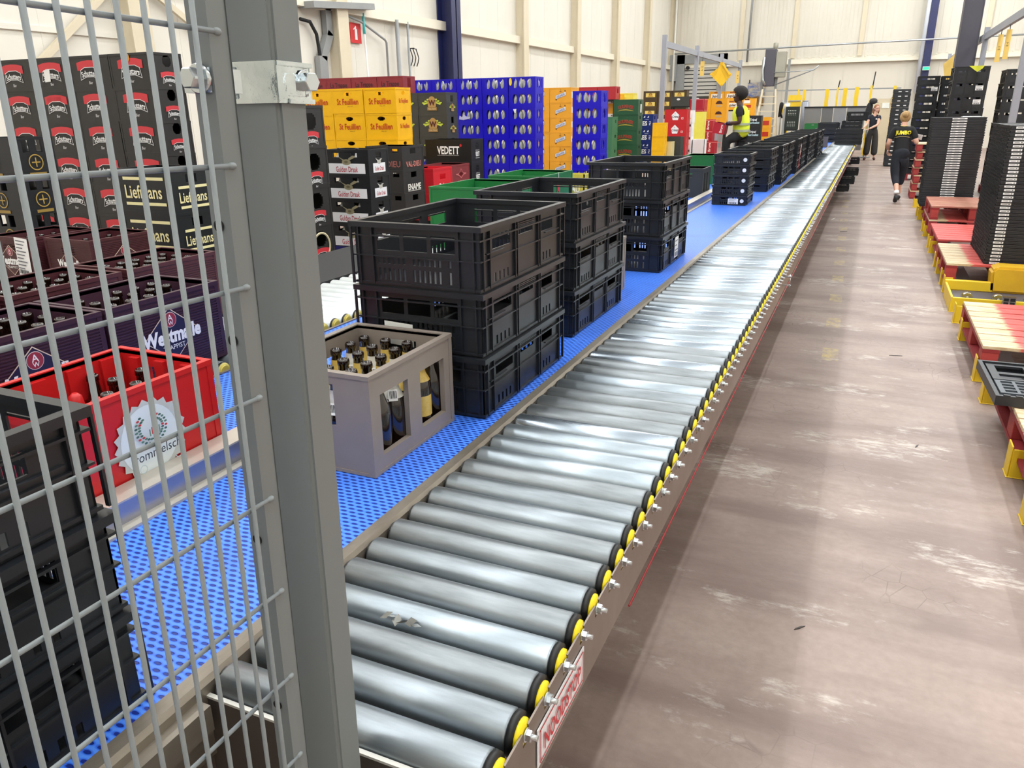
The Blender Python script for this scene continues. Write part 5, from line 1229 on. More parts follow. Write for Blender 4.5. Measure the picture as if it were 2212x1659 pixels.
# upright red pallets at the back
for k, (x, lab) in enumerate(((-.02, 'red pallet standing on edge at the back wall beside the woman'), (.42, 'red pallet standing on edge, closest to the yellow fence post'))):
    t = thing('pallet', lab.replace('closest to', 'next to'), 'pallet', (x + .2, 33.6, .01), 0, None)
    b = MB()
    for q in range(5): b.box(-.2, -.07, .02 + q * .26, .22, -.05, .14 + q * .26)
    b.build('deck_board', RED2, t)
    for x0 in (-.2, -.02, .16):
        b = MB(); b.box(x0, -.05, 0, x0 + .06, .05, 1.2); b.build('stringer', REDW, t)
    b = MB()
    for x0 in (-.12, .07):
        b.box(x0, -.085, .2, x0 + .035, -.071, .5); b.box(x0, -.085, .62, x0 + .035, -.071, 1.05)
    b.build('yellow_stripe', YEL, t)
# yellow foot brackets of the pallet rail
def foot(y, label, x=.80, s=1.0):
    t = thing('rail_bracket', label, 'bracket', (x, y, 0), 0, 'yellow rail brackets along the pallets')
    b = MB(); b.box(0, 0, .004, .008, .10 * s, .165); b.box(.008, 0, .004, .075, .008, .150); b.box(.075, 0, .004, .14, .008, .06); b.box(-.004, -.004, 0, .12, .10 * s + .004, .006)
    b.build('bracket', YEL, t, bevel=.003, fix=True)
    b = MB(); b.cyl((.06, .03, .005), (.06, .03, .05), .012, 8); b.build('anchor_bolt', CHROME, t)
for k, y in enumerate((2.9, 3.56, 4.06, 5.14, 5.58, 6.60, 7.15, 8.38, 8.75, 9.35, 9.75, 10.7, 11.1, 12.1, 12.6, 13.9, 14.4, 15.6)):
    foot(y, 'yellow bent bracket on the floor by the pallets, %s from near end' % nth(k + 1))
t = thing('chain_rail', 'grey steel chain rail running under the red pallets', 'rail', (1.0, 2.2, 0))
b = MB()
for q0, q1 in ((0, 4.95), (6.4, 11.2)): b.box(-.06, q0, 0, .06, q1, .08); b.box(.60, q0, 0, .70, q1, .08)
b.build('track', GREYW, t)
# yellow pusher machine between the pallets
t = thing('pallet_pusher', 'yellow pallet machine with rollers and cylinder between red pallets', 'machine', (.9, 7.25, 0))
b = MB(); b.box(-.10, .32, .0, 1.6, .345, .13); b.box(-.10, .32, 0, -.08, 1.0, .13); b.box(-.1, 1.0, .06, .30, 1.06, .15); b.build('front_beam', YEL, t, bevel=.004)
b = MB(); b.box(-.07, .36, .05, 1.6, .98, .06); b.build('deck_plate', SLATE, t)
for k in range(6):
    b = MB(); b.cyl((.05 + k * .24, .55, .085), (.05 + k * .24, .62, .085), .045, 14); b.cyl((.05 + k * .24, .53, .085), (.05 + k * .24, .64, .085), .012, 8); b.build('track_roller', CHROME, t)
b = MB(); b.prism([(.28, .06), (1.7, .06), (1.7, .30), (.30, .30), (.26, .26)], 'y', .98, 1.235); b.build('hood', mat('worn_yellow', rgb(232, 184, 36), .5, 0, .4, 5, rgb(196, 140, 40)), t, bevel=.02, seg=2, fix=True)
b = MB(); b.cyl((.74, .40, .10), (.70, .98, .20), .035, 14); b.cyl((.70, .96, .20), (.70, .985, .20), .09, 18, 1); b.box(.66, .30, .02, .88, .37, .15, 1); b.cyl((.77, .29, .09), (.77, .31, .09), .035, 12, 0); b.build('cylinder', [YEL, DARK], t)
b = MB(); b.box(.28, .28, .06, .38, .33, .17)
for i in range(2):
    for j in range(3): b.box(.29 + i * .047, .276, .07 + j * .033, .325 + i * .047, .28, .095 + j * .033, 1)
b.build('profile_end', [CHROME, DARK], t)
b = MB(); b.box(-.04, -.05, .03, .12, .28, .05); b.box(.0, .05, .05, .06, .12, .10); b.build('sensor_plate', SLATE, t)
# loose folded tray
def tray_mesh(w, d, h):
    k = ('tray', w, d, h)
    if k in MESHES: return MESHES[k]
    b = MB(); hw, hd = w / 2, d / 2
    b.box(-hw + .006, -hd + .004, .002, hw - .006, hd - .004, h - .003)
    b.box(-hw, -hd, h * .55, hw, -hd + .012, h); b.box(-hw, hd - .012, h * .55, hw, hd, h); b.box(-hw, -hd + .012, h * .55, -hw + .012, hd - .012, h); b.box(hw - .012, -hd + .012, h * .55, hw, hd - .012, h)
    b.box(-hw * .5, -hd - .002, h * .1, -hw * .2, -hd + .004, h * .45); b.box(hw * .2, -hd - .002, h * .1, hw * .5, -hd + .004, h * .45)
    n = 7
    for q in range(n):
        y = -hd + .03 + q * (d - .06) / (n - 1); b.box(-hw - .006, y - .012, h * .12, -hw + .004, y + .012, h * .5); b.box(-hw - .004, y + .014, h * .55, -hw + .003, y + .024, h * .95)
    MESHES[k] = b.mesh('folded_tray', BLK2); return MESHES[k]
lab_long = Logo().rect(-.095, -.009, .095, .009, (240, 240, 238)).rect(-.08, -.004, -.03, .002, (130, 130, 134)).rect(0, -.004, .06, .002, (150, 150, 154))
lab_short = Logo().rect(-.042, -.0095, .042, .0095, (240, 240, 238)).rect(-.03, -.003, .01, .002, (130, 130, 134)).ell(.026, 0, .007, .005, (110, 110, 114), 8)
def tray_stack(x, y, z, n, w, d, p, what, group, lg, us, gap=None):
    me = tray_mesh(w, d, p - .001)
    for k in range(n):
        dx = 0 if gap is None or k >= gap else .02
        o = put('folded_tray', me, None, (x + random.uniform(-.003, .003) - dx * 0, y + random.uniform(-.002, .002) + dx, z + k * p)); q = n - k
        tag(o, '%s, %s' % (what, 'top' if q == 1 else ('bottom' if q == n else nth(q) + ' from top')), 'tray', group)
        if lg:
            for u in us: lg.build('label_strip', o, (u, -d / 2 - .0022, p * .45), (1, 0, 0), (0, 0, 1))
tray_stack(1.12, 13.4 + .30, .264, 37, .69, .60, .0345, 'folded black tray with long white label', 'folded trays with long labels', lab_long, (.0,))
for k in range(3):
    tray_stack(1.13 + .30, 8.56 + .20 + k * .405, .264, 39, .60, .40, .0325, ['folded tray with short labels in the front stack', 'folded tray in the middle stack of the pallet', 'folded tray in the rear stack of the pallet'][k],
               ['folded trays in the front stack', 'folded trays in the middle stack', 'folded trays in the rear stack'][k], lab_short if k == 0 else None, (-.215, .11), 18)
t = thing('folded_crate', 'loose folded black crate lying tilted on the chipped red pallet', 'crate', (.955, 4.69, .262), PI / 2 + .03)
b = MB(); b.box(-.31, -.215, 0, .31, .215, .006); b.box(-.32, -.225, .0, .32, -.205, .052); b.box(-.32, .205, 0, .32, .225, .052); b.box(-.32, -.205, 0, -.30, .205, .052); b.box(.30, -.205, 0, .32, .205, .052)
for k in range(7): b.box(-.318, -.17 + k * .055, .052, -.302, -.14 + k * .055, .057)
b.build('frame', BLK2, t)
b = MB(); b.plate((-.24, -.19, .045), (1, 0, 0), (0, 1, 0), .22, .38, .012, [(.02 + (i % 4) * .05, .02 + (i // 4) * .07, .055 + (i % 4) * .05, .075 + (i // 4) * .07) for i in range(20)]); b.build('folded_wall', mat('dusty_black_plastic', rgb(84, 90, 96), .5, 0, .3, 12, rgb(50, 54, 58)), t)
b = MB(); b.plate((.0, -.19, .043), (1, 0, 0), (0, 1, 0), .29, .38, .012, [(.03, .05, .10, .15), (.03, .2, .10, .34), (.14, .05, .26, .16), (.14, .2, .26, .34)]); b.build('folded_wall', BLK2, t)
# tall stacks of black crates behind
def big_stack(x, y, ztop, n, w, d, h, what, group, card_on=(), fine=False):
    out = euro_stack(x + w / 2, y + d / 2, ztop - n * h, n, w, d, h, tiers(what, n), group, fine=fine, jit=.008)
    for k in card_on: card(out[n - 1 - k], (w * .28, -d / 2, h * .45), (1, 0, 0), (0, 0, 1), .13, .085)
    return out
def base(x, y, w, d, z, lab): pallet(x + w / 2, y + d / 2, w + .04, d + .04, z, lab, RED2)
big_stack(1.26, 17.96, 2.395, 9, .61, .80, .25, 'large black crate, tallest stack by the slate column', 'large black crates', (1, 2)); base(1.26, 17.96, .61, .80, .15, 'red pallet under the tallest black crate stack')
big_stack(2.15, 18.12, 2.33, 9, .62, .80, .2420, 'large black crate stacked beyond the gantry post', 'large black crates', (5,)); base(2.15, 18.12, .62, .80, .15, 'red pallet under the black crates beyond the gantry post')
big_stack(2.92, 18.2, 2.36, 9, .62, .80, .2450, 'large black crate stacked at the frame edge', 'large black crates'); base(2.92, 18.2, .62, .80, .155, 'red pallet under the black crates at the frame edge')
big_stack(.80, 21.4, 2.345, 12, .46, .60, .1825, 'black crate in the slim stack behind the pallet pile', 'slim tall black stacks', (1,)); base(.80, 21.4, .46, .60, .155, 'red pallet under the tall slim black crate stack')
big_stack(1.29, 21.5, 2.34, 12, .38, .60, .1825, 'black crate in the slim stack between two taller stacks', 'slim tall black stacks'); base(1.29, 21.5, .38, .60, .15, 'red pallet under the slim stack between taller stacks')
tray_stack(.61, 26.5, .02, 17, .46, .60, .1255, 'folded black box with small white label behind the woman', 'folded boxes at the back', Logo().rect(-.10, -.012, -.02, .012, (230, 230, 228)).rect(.08, -.012, .15, .012, (210, 210, 208)), (0,))
b = MB(); b.prism([(-.13, .0), (.13, 0), (.10, -.05), (.02, -.11), (-.05, -.06)], 'y', -.004, .0); tag(b.build('yellow_slip', ink(226, 230, 60), loc=(1.63, 17.945, 2.402), fix=True), 'bright yellow slip hanging over the tallest black stack', 'paper')
b = MB(); b.box(-.14, -.1, 0, .14, .1, .004); b.box(-.12, -.09, .004, .10, .08, .009); tag(b.build('paper_sheet', WHITE, loc=(1.3, 13.7, .264 + 37 * .0345 + .001)), 'white papers lying on the tray stack with long labels', 'paper')
# crates hooked under the conveyor's aisle side
for k, (y, z, s) in enumerate(((18.7, .545, .75), (17.7, .385, .85), (16.7, .30, .85), (15.9, .235, .7))):
    o = put('stacking_crate', euro_mesh(.36, .5, .16, 'u', False), None, (-.33 - .04 * max(0, k - 1), y, z)); o.scale = (s,) * 3; tag(o, 'small black box held under the roller edge, %s from the woman' % nth(k + 1), 'crate', 'black boxes under the conveyor edge')
    b = MB(); b.box(-.52, y - .03, z - .02, -.50, y + .03, .83); b.box(-.52, y - .03, z - .02, -.36, y + .03, z - .002); tag(b.build('box_hanger', DARK), 'dark steel hanger carrying a small black box, %s from the woman' % nth(k + 1), 'hanger', 'hangers under the conveyor edge')
# small litter on the floor
for k, (x, y, a, l, c, lab) in enumerate(((-.42, 13.6, 1.4, .30, (226, 222, 214), 'long pale strip of paper lying on the floor by the conveyor'), (-.22, 12.2, .6, .12, (50, 36, 30), 'dark wood splinter on the floor beyond the pale strip'), (.35, 6.0, .2, .09, (40, 30, 26), 'dark splinter on the sunny floor near the second red pallet'),
        (.42, 4.3, 1.2, .05, (50, 40, 34), 'tiny dark chip on the floor before the loose tray'), (-.02, 2.45, .8, .05, (44, 34, 30), 'tiny dark chip lowest on the aisle floor'))):
    b = MB(); hw_ = .012 if l > .2 else .004; b.prism([(-l / 2, -hw_ * .3), (-l * .1, -hw_), (l / 2, -hw_ * .2), (l * .2, hw_), (-l * .3, hw_ * .7)], 'z', 0, .003); o = b.build('floor_scrap', ink(*c), loc=(x, y, .0005)); o.rotation_euler = (0, 0, a); tag(o, lab.replace('sunny', 'bright'), 'scrap')
# ================================================================== people
def skin_mb(nodes, chains, mb=None, mi=0, sub=2, root=None):
    """one continuous skin over connected joints; nodes: name -> (x, y, z, radius[, radius2])"""
    names = list(nodes); idx = {n: i for i, n in enumerate(names)}
    ed = set()
    for ch in chains:
        for a, c in zip(ch, ch[1:]): ed.add((idx[a], idx[c]))
    me = bpy.data.meshes.new('sk'); me.from_pydata([nodes[n][:3] for n in names], list(ed), [])
    ob = bpy.data.objects.new('sk', me); COL.objects.link(ob)
    md = ob.modifiers.new('s', 'SKIN'); md.use_smooth_shade = True; md.branch_smoothing = .4
    for n in names:
        v = me.skin_vertices[0].data[idx[n]]; q = nodes[n]
        v.radius = (q[3], q[4] if len(q) > 4 else q[3]); v.use_root = (n == (root or names[0]))
    sb = ob.modifiers.new('u', 'SUBSURF'); sb.levels = sub; sb.render_levels = sub
    dg = bpy.context.evaluated_depsgraph_get(); ev = ob.evaluated_get(dg); em = ev.to_mesh()
    mb = mb or MB()
    for p in em.polygons: mb.face([em.vertices[i].co[:] for i in p.vertices], mi, True)
    ev.to_mesh_clear(); bpy.data.objects.remove(ob); bpy.data.meshes.remove(me)
    return mb
def ellip(mb, c, r, mi=0, n=16, m=10, cut=None):
    """ellipsoid; cut = (axis vector, limit): keep only points with dot >= limit (unit sphere)"""
    P = lambda i, j: (math.sin(PI * i / m) * math.cos(2 * PI * j / n), math.sin(PI * i / m) * math.sin(2 * PI * j / n), math.cos(PI * i / m))
    for i in range(m):
        for j in range(n):
            q = [P(i + 1, j), P(i + 1, j + 1), P(i, j + 1), P(i, j)]
            if cut and sum(sum(a * d for a, d in zip(p, cut[0])) for p in q) / 4 < cut[1]: continue
            mb.face([(c[0] + p[0] * r[0], c[1] + p[1] * r[1], c[2] + p[2] * r[2]) for p in q], mi, True)
def hand(mb, wrist, d, up, side, mi=0, curl=.5):
    """palm with four unequal curled fingers and a thumb from the side; d = pointing direction, up = back of the hand, side = +1/-1 thumb side"""
    d = Vector(d).normalized(); up = Vector(up); up = (up - d * up.dot(d)).normalized(); s = d.cross(up) * side; w = Vector(wrist)
    for k in range(3):
        c = w + d * (.02 + .027 * k); r = (.026, .036, .041)[k]
        ring0 = [c + s * (math.cos(2 * PI * q / 10) * r) + up * (math.sin(2 * PI * q / 10) * .014) for q in range(10)]
        if k:
            for q in range(10): mb.face([prev[q], prev[(q + 1) % 10], ring0[(q + 1) % 10], ring0[q]], mi, True)
        else: mb.face(list(reversed(ring0)), mi, True)
        prev = ring0
    mb.face(prev, mi, True)
    for q, (o, L) in enumerate(((.030, .066), (.010, .076), (-.010, .071), (-.029, .055))):
        p0 = w + d * .068 + s * o; p1 = p0 + d * (L * .45) - up * (L * .15 * curl); p2 = p1 + d * (L * .30) - up * (L * .35 * curl); p3 = p2 + d * (L * .14) - up * (L * .36 * curl)
        mb.tube([p0, p1, p2, p3], .0085, 6, mi)
    p0 = w + d * .022 + s * .028; mb.tube([p0, p0 + s * .022 + d * .022 - up * .006, p0 + s * .030 + d * .048 - up * .02], .0095, 6, mi)
def slim(N, f=.58): return {k: (v[:3] + tuple(r * f for r in v[3:]) if k in ('pel', 'wst', 'chs', 'lh', 'rh', 'lk', 'rk') else v) for k, v in N.items()}
def xf(mb, f):
    mb.v = [tuple(f(Vector(v))) for v in mb.v]; return mb
SKINL = mat('fair_skin', rgb(222, 172, 148), .5, 0, .1, 30); SKIND = mat('deep_brown_skin', rgb(74, 48, 38), .5, 0, .1, 30)
CLOTHB = mat('black_cloth', rgb(24, 24, 28), .85, 0, .25, 12); CLOTHN = mat('navy_cloth', rgb(28, 32, 42), .85, 0, .25, 12); CLOTHG = mat('dark_grey_cloth', rgb(52, 50, 50), .85, 0, .25, 10)
SHOE = mat('dark_shoe', rgb(44, 44, 46), .6); SHOEB = mat('brown_shoe', rgb(86, 44, 40), .55); YLET = (244, 226, 40)
def head(mb, c, f, mi=0, s=1.0):
    """skull, jaw, nose, ears on the body mesh; c = centre, f = facing (xy)"""
    f = Vector((f[0], f[1], 0)).normalized(); r = Vector((f.y, -f.x, 0)); c = Vector(c)
    ellip(mb, c, (.078 * s, .078 * s, .108 * s), mi)
    ellip(mb, c + f * .028 * s + Vector((0, 0, -.055 * s)), (.055 * s, .055 * s, .060 * s), mi)
    mb.lathe(c + f * .070 * s + Vector((0, 0, .012 * s)), c + f * .092 * s + Vector((0, 0, -.030 * s)), [(0, .006 * s, mi), (.035 * s, .014 * s, mi), (.047 * s, .006 * s, mi)], 8)
    for k in (-1, 1): ellip(mb, c + r * (k * .078 * s) + Vector((0, 0, -.005)), (.016 * s, .018 * s, .030 * s), mi, 8, 6)
def features(par, c, f, s=1.0, brow=(60, 40, 30), lip=(170, 96, 90)):
    f = Vector((f[0], f[1], 0)).normalized(); r = Vector((f.y, -f.x, 0)); c = Vector(c)
    b = MB()
    for k in (-1, 1): ellip(b, c + f * .070 * s + r * (k * .030 * s) + Vector((0, 0, .008 * s)), (.012 * s, .012 * s, .008 * s), 0, 8, 6); ellip(b, c + f * .078 * s + r * (k * .030 * s) + Vector((0, 0, .008 * s)), (.006 * s, .006 * s, .006 * s), 1, 8, 6)
    b.build('eyes', [WHITE, DARK], par)
    b = MB(); p = c + f * .083 * s + Vector((0, 0, -.060 * s)); b.tube([p - r * .022 * s - f * .006, p, p + r * .022 * s - f * .006], .006 * s, 6); b.build('mouth', ink(*lip), par)
# ---- woman walking away up the aisle
t = thing('person', 'person walking away in black uniform with yellow lettering across the back', 'person', (.50, 16.45, 0))
N1 = dict(pel=(0, .03, .86, .15, .115), wst=(0, .055, 1.02, .13, .10), chs=(0, .10, 1.20, .155, .11), nkb=(0, .135, 1.335, .07, .065), nk=(0, .15, 1.39, .052), hd=(0, .165, 1.45, .06),
  ls=(-.155, .105, 1.295, .062), le=(-.225, .03, 1.05, .042), lw=(-.215, .20, .93, .028), rs=(.155, .105, 1.295, .062), re=(.245, .04, 1.06, .042), rw=(.235, .25, 1.09, .028),
  lh=(-.085, .02, .80, .09), lk=(-.035, -.02, .47, .062), lc=(.0, -.15, .34, .052), la=(.025, -.27, .185, .036), rh=(.085, .05, .80, .09), rk=(.085, .26, .48, .062), ra=(.085, .36, .11, .038))
CH = [('pel', 'wst', 'chs', 'nkb', 'nk', 'hd'), ('chs', 'ls', 'le', 'lw'), ('chs', 'rs', 're', 'rw'), ('pel', 'lh', 'lk', 'lc', 'la'), ('pel', 'rh', 'rk', 'ra')]
mb = skin_mb(slim(N1), CH); head(mb, (0, .175, 1.50), (0, 1), s=.98); hand(mb, (-.215, .20, .93), (0, .5, -.6), (-1, 0, .2), 1, curl=1); hand(mb, (.235, .25, 1.09), (-.1, .8, .2), (0, .2, 1), -1, curl=1)
mb.build('body', SKINL, t)
def grow(N, keys, e): return {k: N[k][:3] + tuple(r + e for r in N[k][3:]) for k in keys}
sh = grow(N1, ('wst', 'chs', 'nkb'), .018); sh['hem'] = (0, .035, .80, .160, .135); sh.update(grow(N1, ('ls', 'rs'), .014)); sh['lse'] = (-.21, .04, 1.10, .055); sh['rse'] = (.225, .05, 1.11, .055); sh['wst'] = (0, .05, 1.03, .15, .118)
mb = skin_mb(sh, [('hem', 'wst', 'chs', 'nkb'), ('chs', 'ls', 'lse'), ('chs', 'rs', 'rse')]); shirt = mb.build('shirt', CLOTHB, t)
tr_ = grow(N1, ('pel', 'lh', 'lk', 'rh', 'rk'), .016); tr_['lc'] = (-.005, -.12, .36, .062); tr_['lcb'] = (.008, -.19, .285, .054); tr_['rc'] = (.085, .32, .28, .055); tr_['pel'] = (0, .03, .88, .165, .135); tr_['bum'] = (0, -.01, .82, .15, .125)
tr_['tp'] = (0, .045, 1.0, .14, .11); mb = skin_mb(tr_, [('tp', 'pel', 'bum'), ('pel', 'lh', 'lk', 'lc', 'lcb'), ('pel', 'rh', 'rk', 'rc')]); mb.build('trousers', CLOTHN, t)
mb = skin_mb(dict(a=(.025, -.275, .165, .042), h=(.025, -.315, .10, .040), m=(.022, -.24, .055, .045), q=(.018, -.17, .032, .036)), [('a', 'h', 'm', 'q')]); mb.build('shoe', SHOE, t)
mb = skin_mb(dict(a=(.085, .36, .09, .044), h=(.085, .33, .05, .042), m=(.085, .43, .045, .045), q=(.085, .52, .035, .036)), [('a', 'h', 'm', 'q')]); mb.build('shoe', SHOE, t)
mb = MB(); mb.lathe((.018, -.245, .225), (.028, -.278, .165), [(0, .044, 0), (.03, .046, 0), (.06, .05, 0)], 12); mb.build('sock', WHITE, t)
BLOND = mat('blond_hair', rgb(196, 160, 106), .6, 0, .6, 40, rgb(120, 84, 50), .3, (1, 1, .3))
mb = MB(); ellip(mb, (0, .165, 1.515), (.094, .096, .108), 0, cut=((0, -.75, .65), -.35)); ellip(mb, (0, .085, 1.555), (.062, .058, .058)); mb.build('hair', BLOND, t)
mb = MB()
for k in range(13):
    a0 = -.95 + k * .146; mb.tube([(.075 * math.sin(a0), .135 - .075 * math.cos(a0), 1.352 + .012 * abs(a0)), (.075 * math.sin(a0 + .146), .135 - .075 * math.cos(a0 + .146), 1.352 + .012 * abs(a0 + .146))], .006, 5)
mb.build('collar_trim', ink(232, 214, 120), shirt)
me = Logo().text('JUMBO', 0, 0, .066, YLET, w=.265, bold=.04)
# lettering wrapped over the back
vs, fs = [], []
mesh = bpy.data.meshes.new('lettering')
from mathutils.bvhtree import BVHTree
bvh = BVHTree.FromPolygons([v.co[:] for v in shirt.data.vertices], [tuple(p.vertices) for p in shirt.data.polygons])
def backy(x, z):
    h = bvh.ray_cast(Vector((x, -1, z)), Vector((0, 1, 0)))
    return h[0].y if h[0] is not None else .0
for pv, pf, c in me.parts:
    vs = [(x, backy(x, 1.245 + y) - .005, 1.245 + y) for x, y in pv]; fs = pf
mesh.from_pydata(vs, [], [list(f) for f in fs]); mesh.materials.append(ink(*YLET)); LET1 = put('lettering', mesh, shirt)
mb = MB(); mb.tube([(x, backy(x, 1.175 - 1.2 * x * x) - .003, 1.175 - 1.2 * x * x) for x in [-.13 + .026 * k for k in range(11)]], .004, 5); PIP1 = mb.build('piping', ink(216, 190, 120), shirt)
b = MB(); b.box(-.07, -.002, -.05, .07, .002, .05); o = b.build('paper_sheet', WHITE, loc=(.50 + .27, 16.45 + .36, 1.16)); o.rotation_euler = (.5, .2, -.15); tag(o, 'white paper sheet held by the walking woman', 'paper')
Logo().rect(-.05, .01, .04, .015, (150, 150, 160)).rect(-.05, -.01, .03, -.005, (150, 150, 160)).build('lettering', o, (0, -.0021, 0), (1, 0, 0), (0, 0, 1))
# ---- woman in glasses at the far rollers
t = thing('person', 'person with glasses in dark tee and wide dark trousers reaching to crates', 'person', (-.03, 29.3, 0))
N2 = dict(pel=(0, 0, .95, .14, .11), wst=(-.01, -.01, 1.10, .12, .095), chs=(-.01, -.02, 1.30, .15, .11), nkb=(.0, -.02, 1.43, .065), nk=(.01, -.03, 1.50, .05), hd=(.02, -.04, 1.56, .06),
  ls=(-.16, -.03, 1.39, .06), le=(-.20, -.14, 1.14, .042), lw=(-.30, -.30, 1.02, .027), rs=(.15, -.03, 1.38, .06), re=(.12, -.20, 1.12, .042), rw=(-.12, -.36, 1.00, .027),
  lh=(-.09, 0, .88, .09), lk=(-.10, .0, .50, .06), la=(-.12, .02, .10, .038), rh=(.09, 0, .88, .09), rk=(.11, .0, .50, .06), ra=(.13, .02, .10, .038))
C2 = [('pel', 'wst', 'chs', 'nkb', 'nk', 'hd'), ('chs', 'ls', 'le', 'lw'), ('chs', 'rs', 're', 'rw'), ('pel', 'lh', 'lk', 'la'), ('pel', 'rh', 'rk', 'ra')]
mb = skin_mb(slim(N2), C2); head(mb, (.03, -.045, 1.63), (.55, -.83)); hand(mb, (-.30, -.30, 1.02), (-.6, -.6, -.3), (0, 0, 1), 1); hand(mb, (-.12, -.36, 1.00), (-.9, -.3, -.2), (0, 0, 1), -1)
body = mb.build('body', SKINL, t); features(t, (.03, -.045, 1.63), (.55, -.83))
sh = grow(N2, ('chs', 'nkb', 'ls', 'rs'), .018); sh['nkb'] = (0, -.02, 1.42, .075); sh['wst'] = (-.01, -.01, 1.10, .14, .115); sh['hem'] = (0, 0, .86, .158, .13); sh['lse'] = (-.185, -.09, 1.25, .058); sh['rse'] = (.14, -.10, 1.25, .058)
mb = skin_mb(sh, [('hem', 'wst', 'chs', 'nkb'), ('chs', 'ls', 'lse'), ('chs', 'rs', 'rse')]); sh2 = mb.build('shirt', mat('dark_blue_cloth', rgb(26, 30, 42), .85, 0, .2, 12), t)
b = MB(); ellip(b, (.06, -.135, 1.30), (.03, .006, .018)); b.build('name_badge', WHITE, sh2)
tr_ = dict(pel=(0, 0, .97, .15, .125), lh=(-.09, 0, .86, .11), lk=(-.105, 0, .5, .105), lb=(-.125, .0, .14, .115), rh=(.09, 0, .86, .11), rk=(.11, 0, .5, .105), rb=(.125, .0, .14, .115))
mb = skin_mb(dict(tr_, tp=(0, 0, 1.08, .135, .11)), [('tp', 'pel', 'lh', 'lk', 'lb'), ('pel', 'rh', 'rk', 'rb')]); mb.build('trousers', CLOTHG, t)
for s, x in ((-1, -.14), (1, .14)):
    mb = skin_mb(dict(a=(x, .02, .09, .046), h=(x, .05, .045, .042), m=(x + s * .01, -.06, .045, .046), q=(x + s * .02, -.14, .036, .036)), [('a', 'h', 'm', 'q')]); mb.build('shoe', SHOEB, t)
RHAIR = mat('auburn_hair', rgb(146, 96, 60), .6, 0, .5, 40, rgb(86, 52, 34), .3, (1, 1, .3))
mb = MB(); ellip(mb, (.02, -.03, 1.645), (.092, .094, .112), 0, cut=((-.45, .68, .6), -.30)); ellip(mb, (-.05, .0, 1.56), (.05, .06, .10)); ellip(mb, (.09, .02, 1.55), (.03, .05, .09)); mb.build('hair', RHAIR, t)
f = Vector((.55, -.83, 0)).normalized(); r_ = Vector((f.y, -f.x, 0)); c = Vector((.03, -.045, 1.638))
mb = MB()
for k in (-1, 1):
    p = c + f * .088 + r_ * (k * .032); mb.tube([p + r_ * (.024 * math.cos(2 * PI * q / 12)) + Vector((0, 0, .018 * math.sin(2 * PI * q / 12))) for q in range(13)], .003, 5)
    mb.tube([c + f * .086 + r_ * (k * .056), c + r_ * (k * .08)], .003, 5)
mb.tube([c + f * .09 - r_ * .008, c + f * .09 + r_ * .008], .003, 5); mb.build('glasses', DARK, t)
# ---- man in the safety vest stepping up with a red crate
MX, MY, MZ = -2.36, 15.9, .30
t = thing('person', 'person in yellow safety vest stepping up with a red crate in hands', 'person', (MX, MY, MZ))
N3 = dict(pel=(.04, 0, .98, .115, .14), wst=(.035, 0, 1.14, .10, .13), chs=(.0, 0, 1.34, .115, .155), nkb=(-.02, 0, 1.47, .065), nk=(-.035, 0, 1.515, .06), hd=(-.05, 0, 1.55, .06),
  ls=(0, -.17, 1.42, .062), le=(.03, -.20, 1.15, .046), lw=(-.20, -.15, 1.14, .03), rs=(0, .17, 1.42, .062), re=(.01, .2, 1.15, .046), rw=(-.20, .10, 1.12, .03),
  lh=(.03, -.09, .92, .095), lk=(-.20, -.12, .82, .07), la=(-.17, -.12, .40, .042), rh=(.05, .09, .90, .095), rk=(.04, .09, .50, .068), ra=(.06, .09, .10, .042))
C3 = [('pel', 'wst', 'chs', 'nkb', 'nk', 'hd'), ('chs', 'ls', 'le', 'lw'), ('chs', 'rs', 're', 'rw'), ('pel', 'lh', 'lk', 'la'), ('pel', 'rh', 'rk', 'ra')]
mb = skin_mb(slim(N3), C3); head(mb, (-.055, 0, 1.615), (-1, -.25)); mb.build('body', SKIND, t); features(t, (-.055, 0, 1.615), (-1, -.25), lip=(90, 52, 46))
mb = MB(); hand(mb, (-.20, -.15, 1.14), (-1, .1, -.25), (0, 0, 1), -1, curl=1.2); hand(mb, (-.20, .10, 1.12), (-1, 0, -.3), (0, 0, 1), 1, curl=1.2); xf(mb, lambda v: v)
mb.lathe((-.16, -.155, 1.142), (-.22, -.148, 1.139), [(0, .036, 0), (.06, .03, 0)], 10); mb.lathe((-.16, .11, 1.123), (-.22, .098, 1.118), [(0, .036, 0), (.06, .03, 0)], 10); mb.build('gloves', ink(36, 34, 70), t)
ts = grow(N3, ('chs', 'nkb', 'ls', 'rs'), .008); ts['lse'] = (.02, -.19, 1.22, .062); ts['rse'] = (.008, .19, 1.22, .062); ts['w'] = (.035, 0, 1.12, .108, .138)
mb = skin_mb(ts, [('w', 'chs', 'nkb'), ('chs', 'ls', 'lse'), ('chs', 'rs', 'rse')]); mb.build('tee_shirt', CLOTHB, t)
NEON = mat('neon_yellow_cloth', rgb(226, 240, 60), .7, 0, .2, 10, rgb(190, 210, 40))
vs_ = dict(hem=(.045, 0, .84, .155, .175), wst=(.04, 0, 1.12, .145, .172), chs=(.0, 0, 1.34, .135, .178), top=(-.012, 0, 1.465, .085, .115))
mb = skin_mb(vs_, [('hem', 'wst', 'chs', 'top')]); v_ = mb.build('safety_vest', NEON, t)
for z, rx, ry in ((1.00, .158, .18), (1.12, .153, .180)):
    mb = MB(); n = 24
    for k in range(n):
        a, c_ = 2 * PI * k / n, 2 * PI * (k + 1) / n; P = lambda q, zz: (.042 + rx * math.cos(q) * 1.0, ry * math.sin(q), zz)
        mb.face([P(a, z - .022), P(c_, z - .022), P(c_, z + .022), P(a, z + .022)], 0, True)
    mb.build('reflective_band', mat('silver_band', rgb(168, 176, 150), .35, .2), v_)
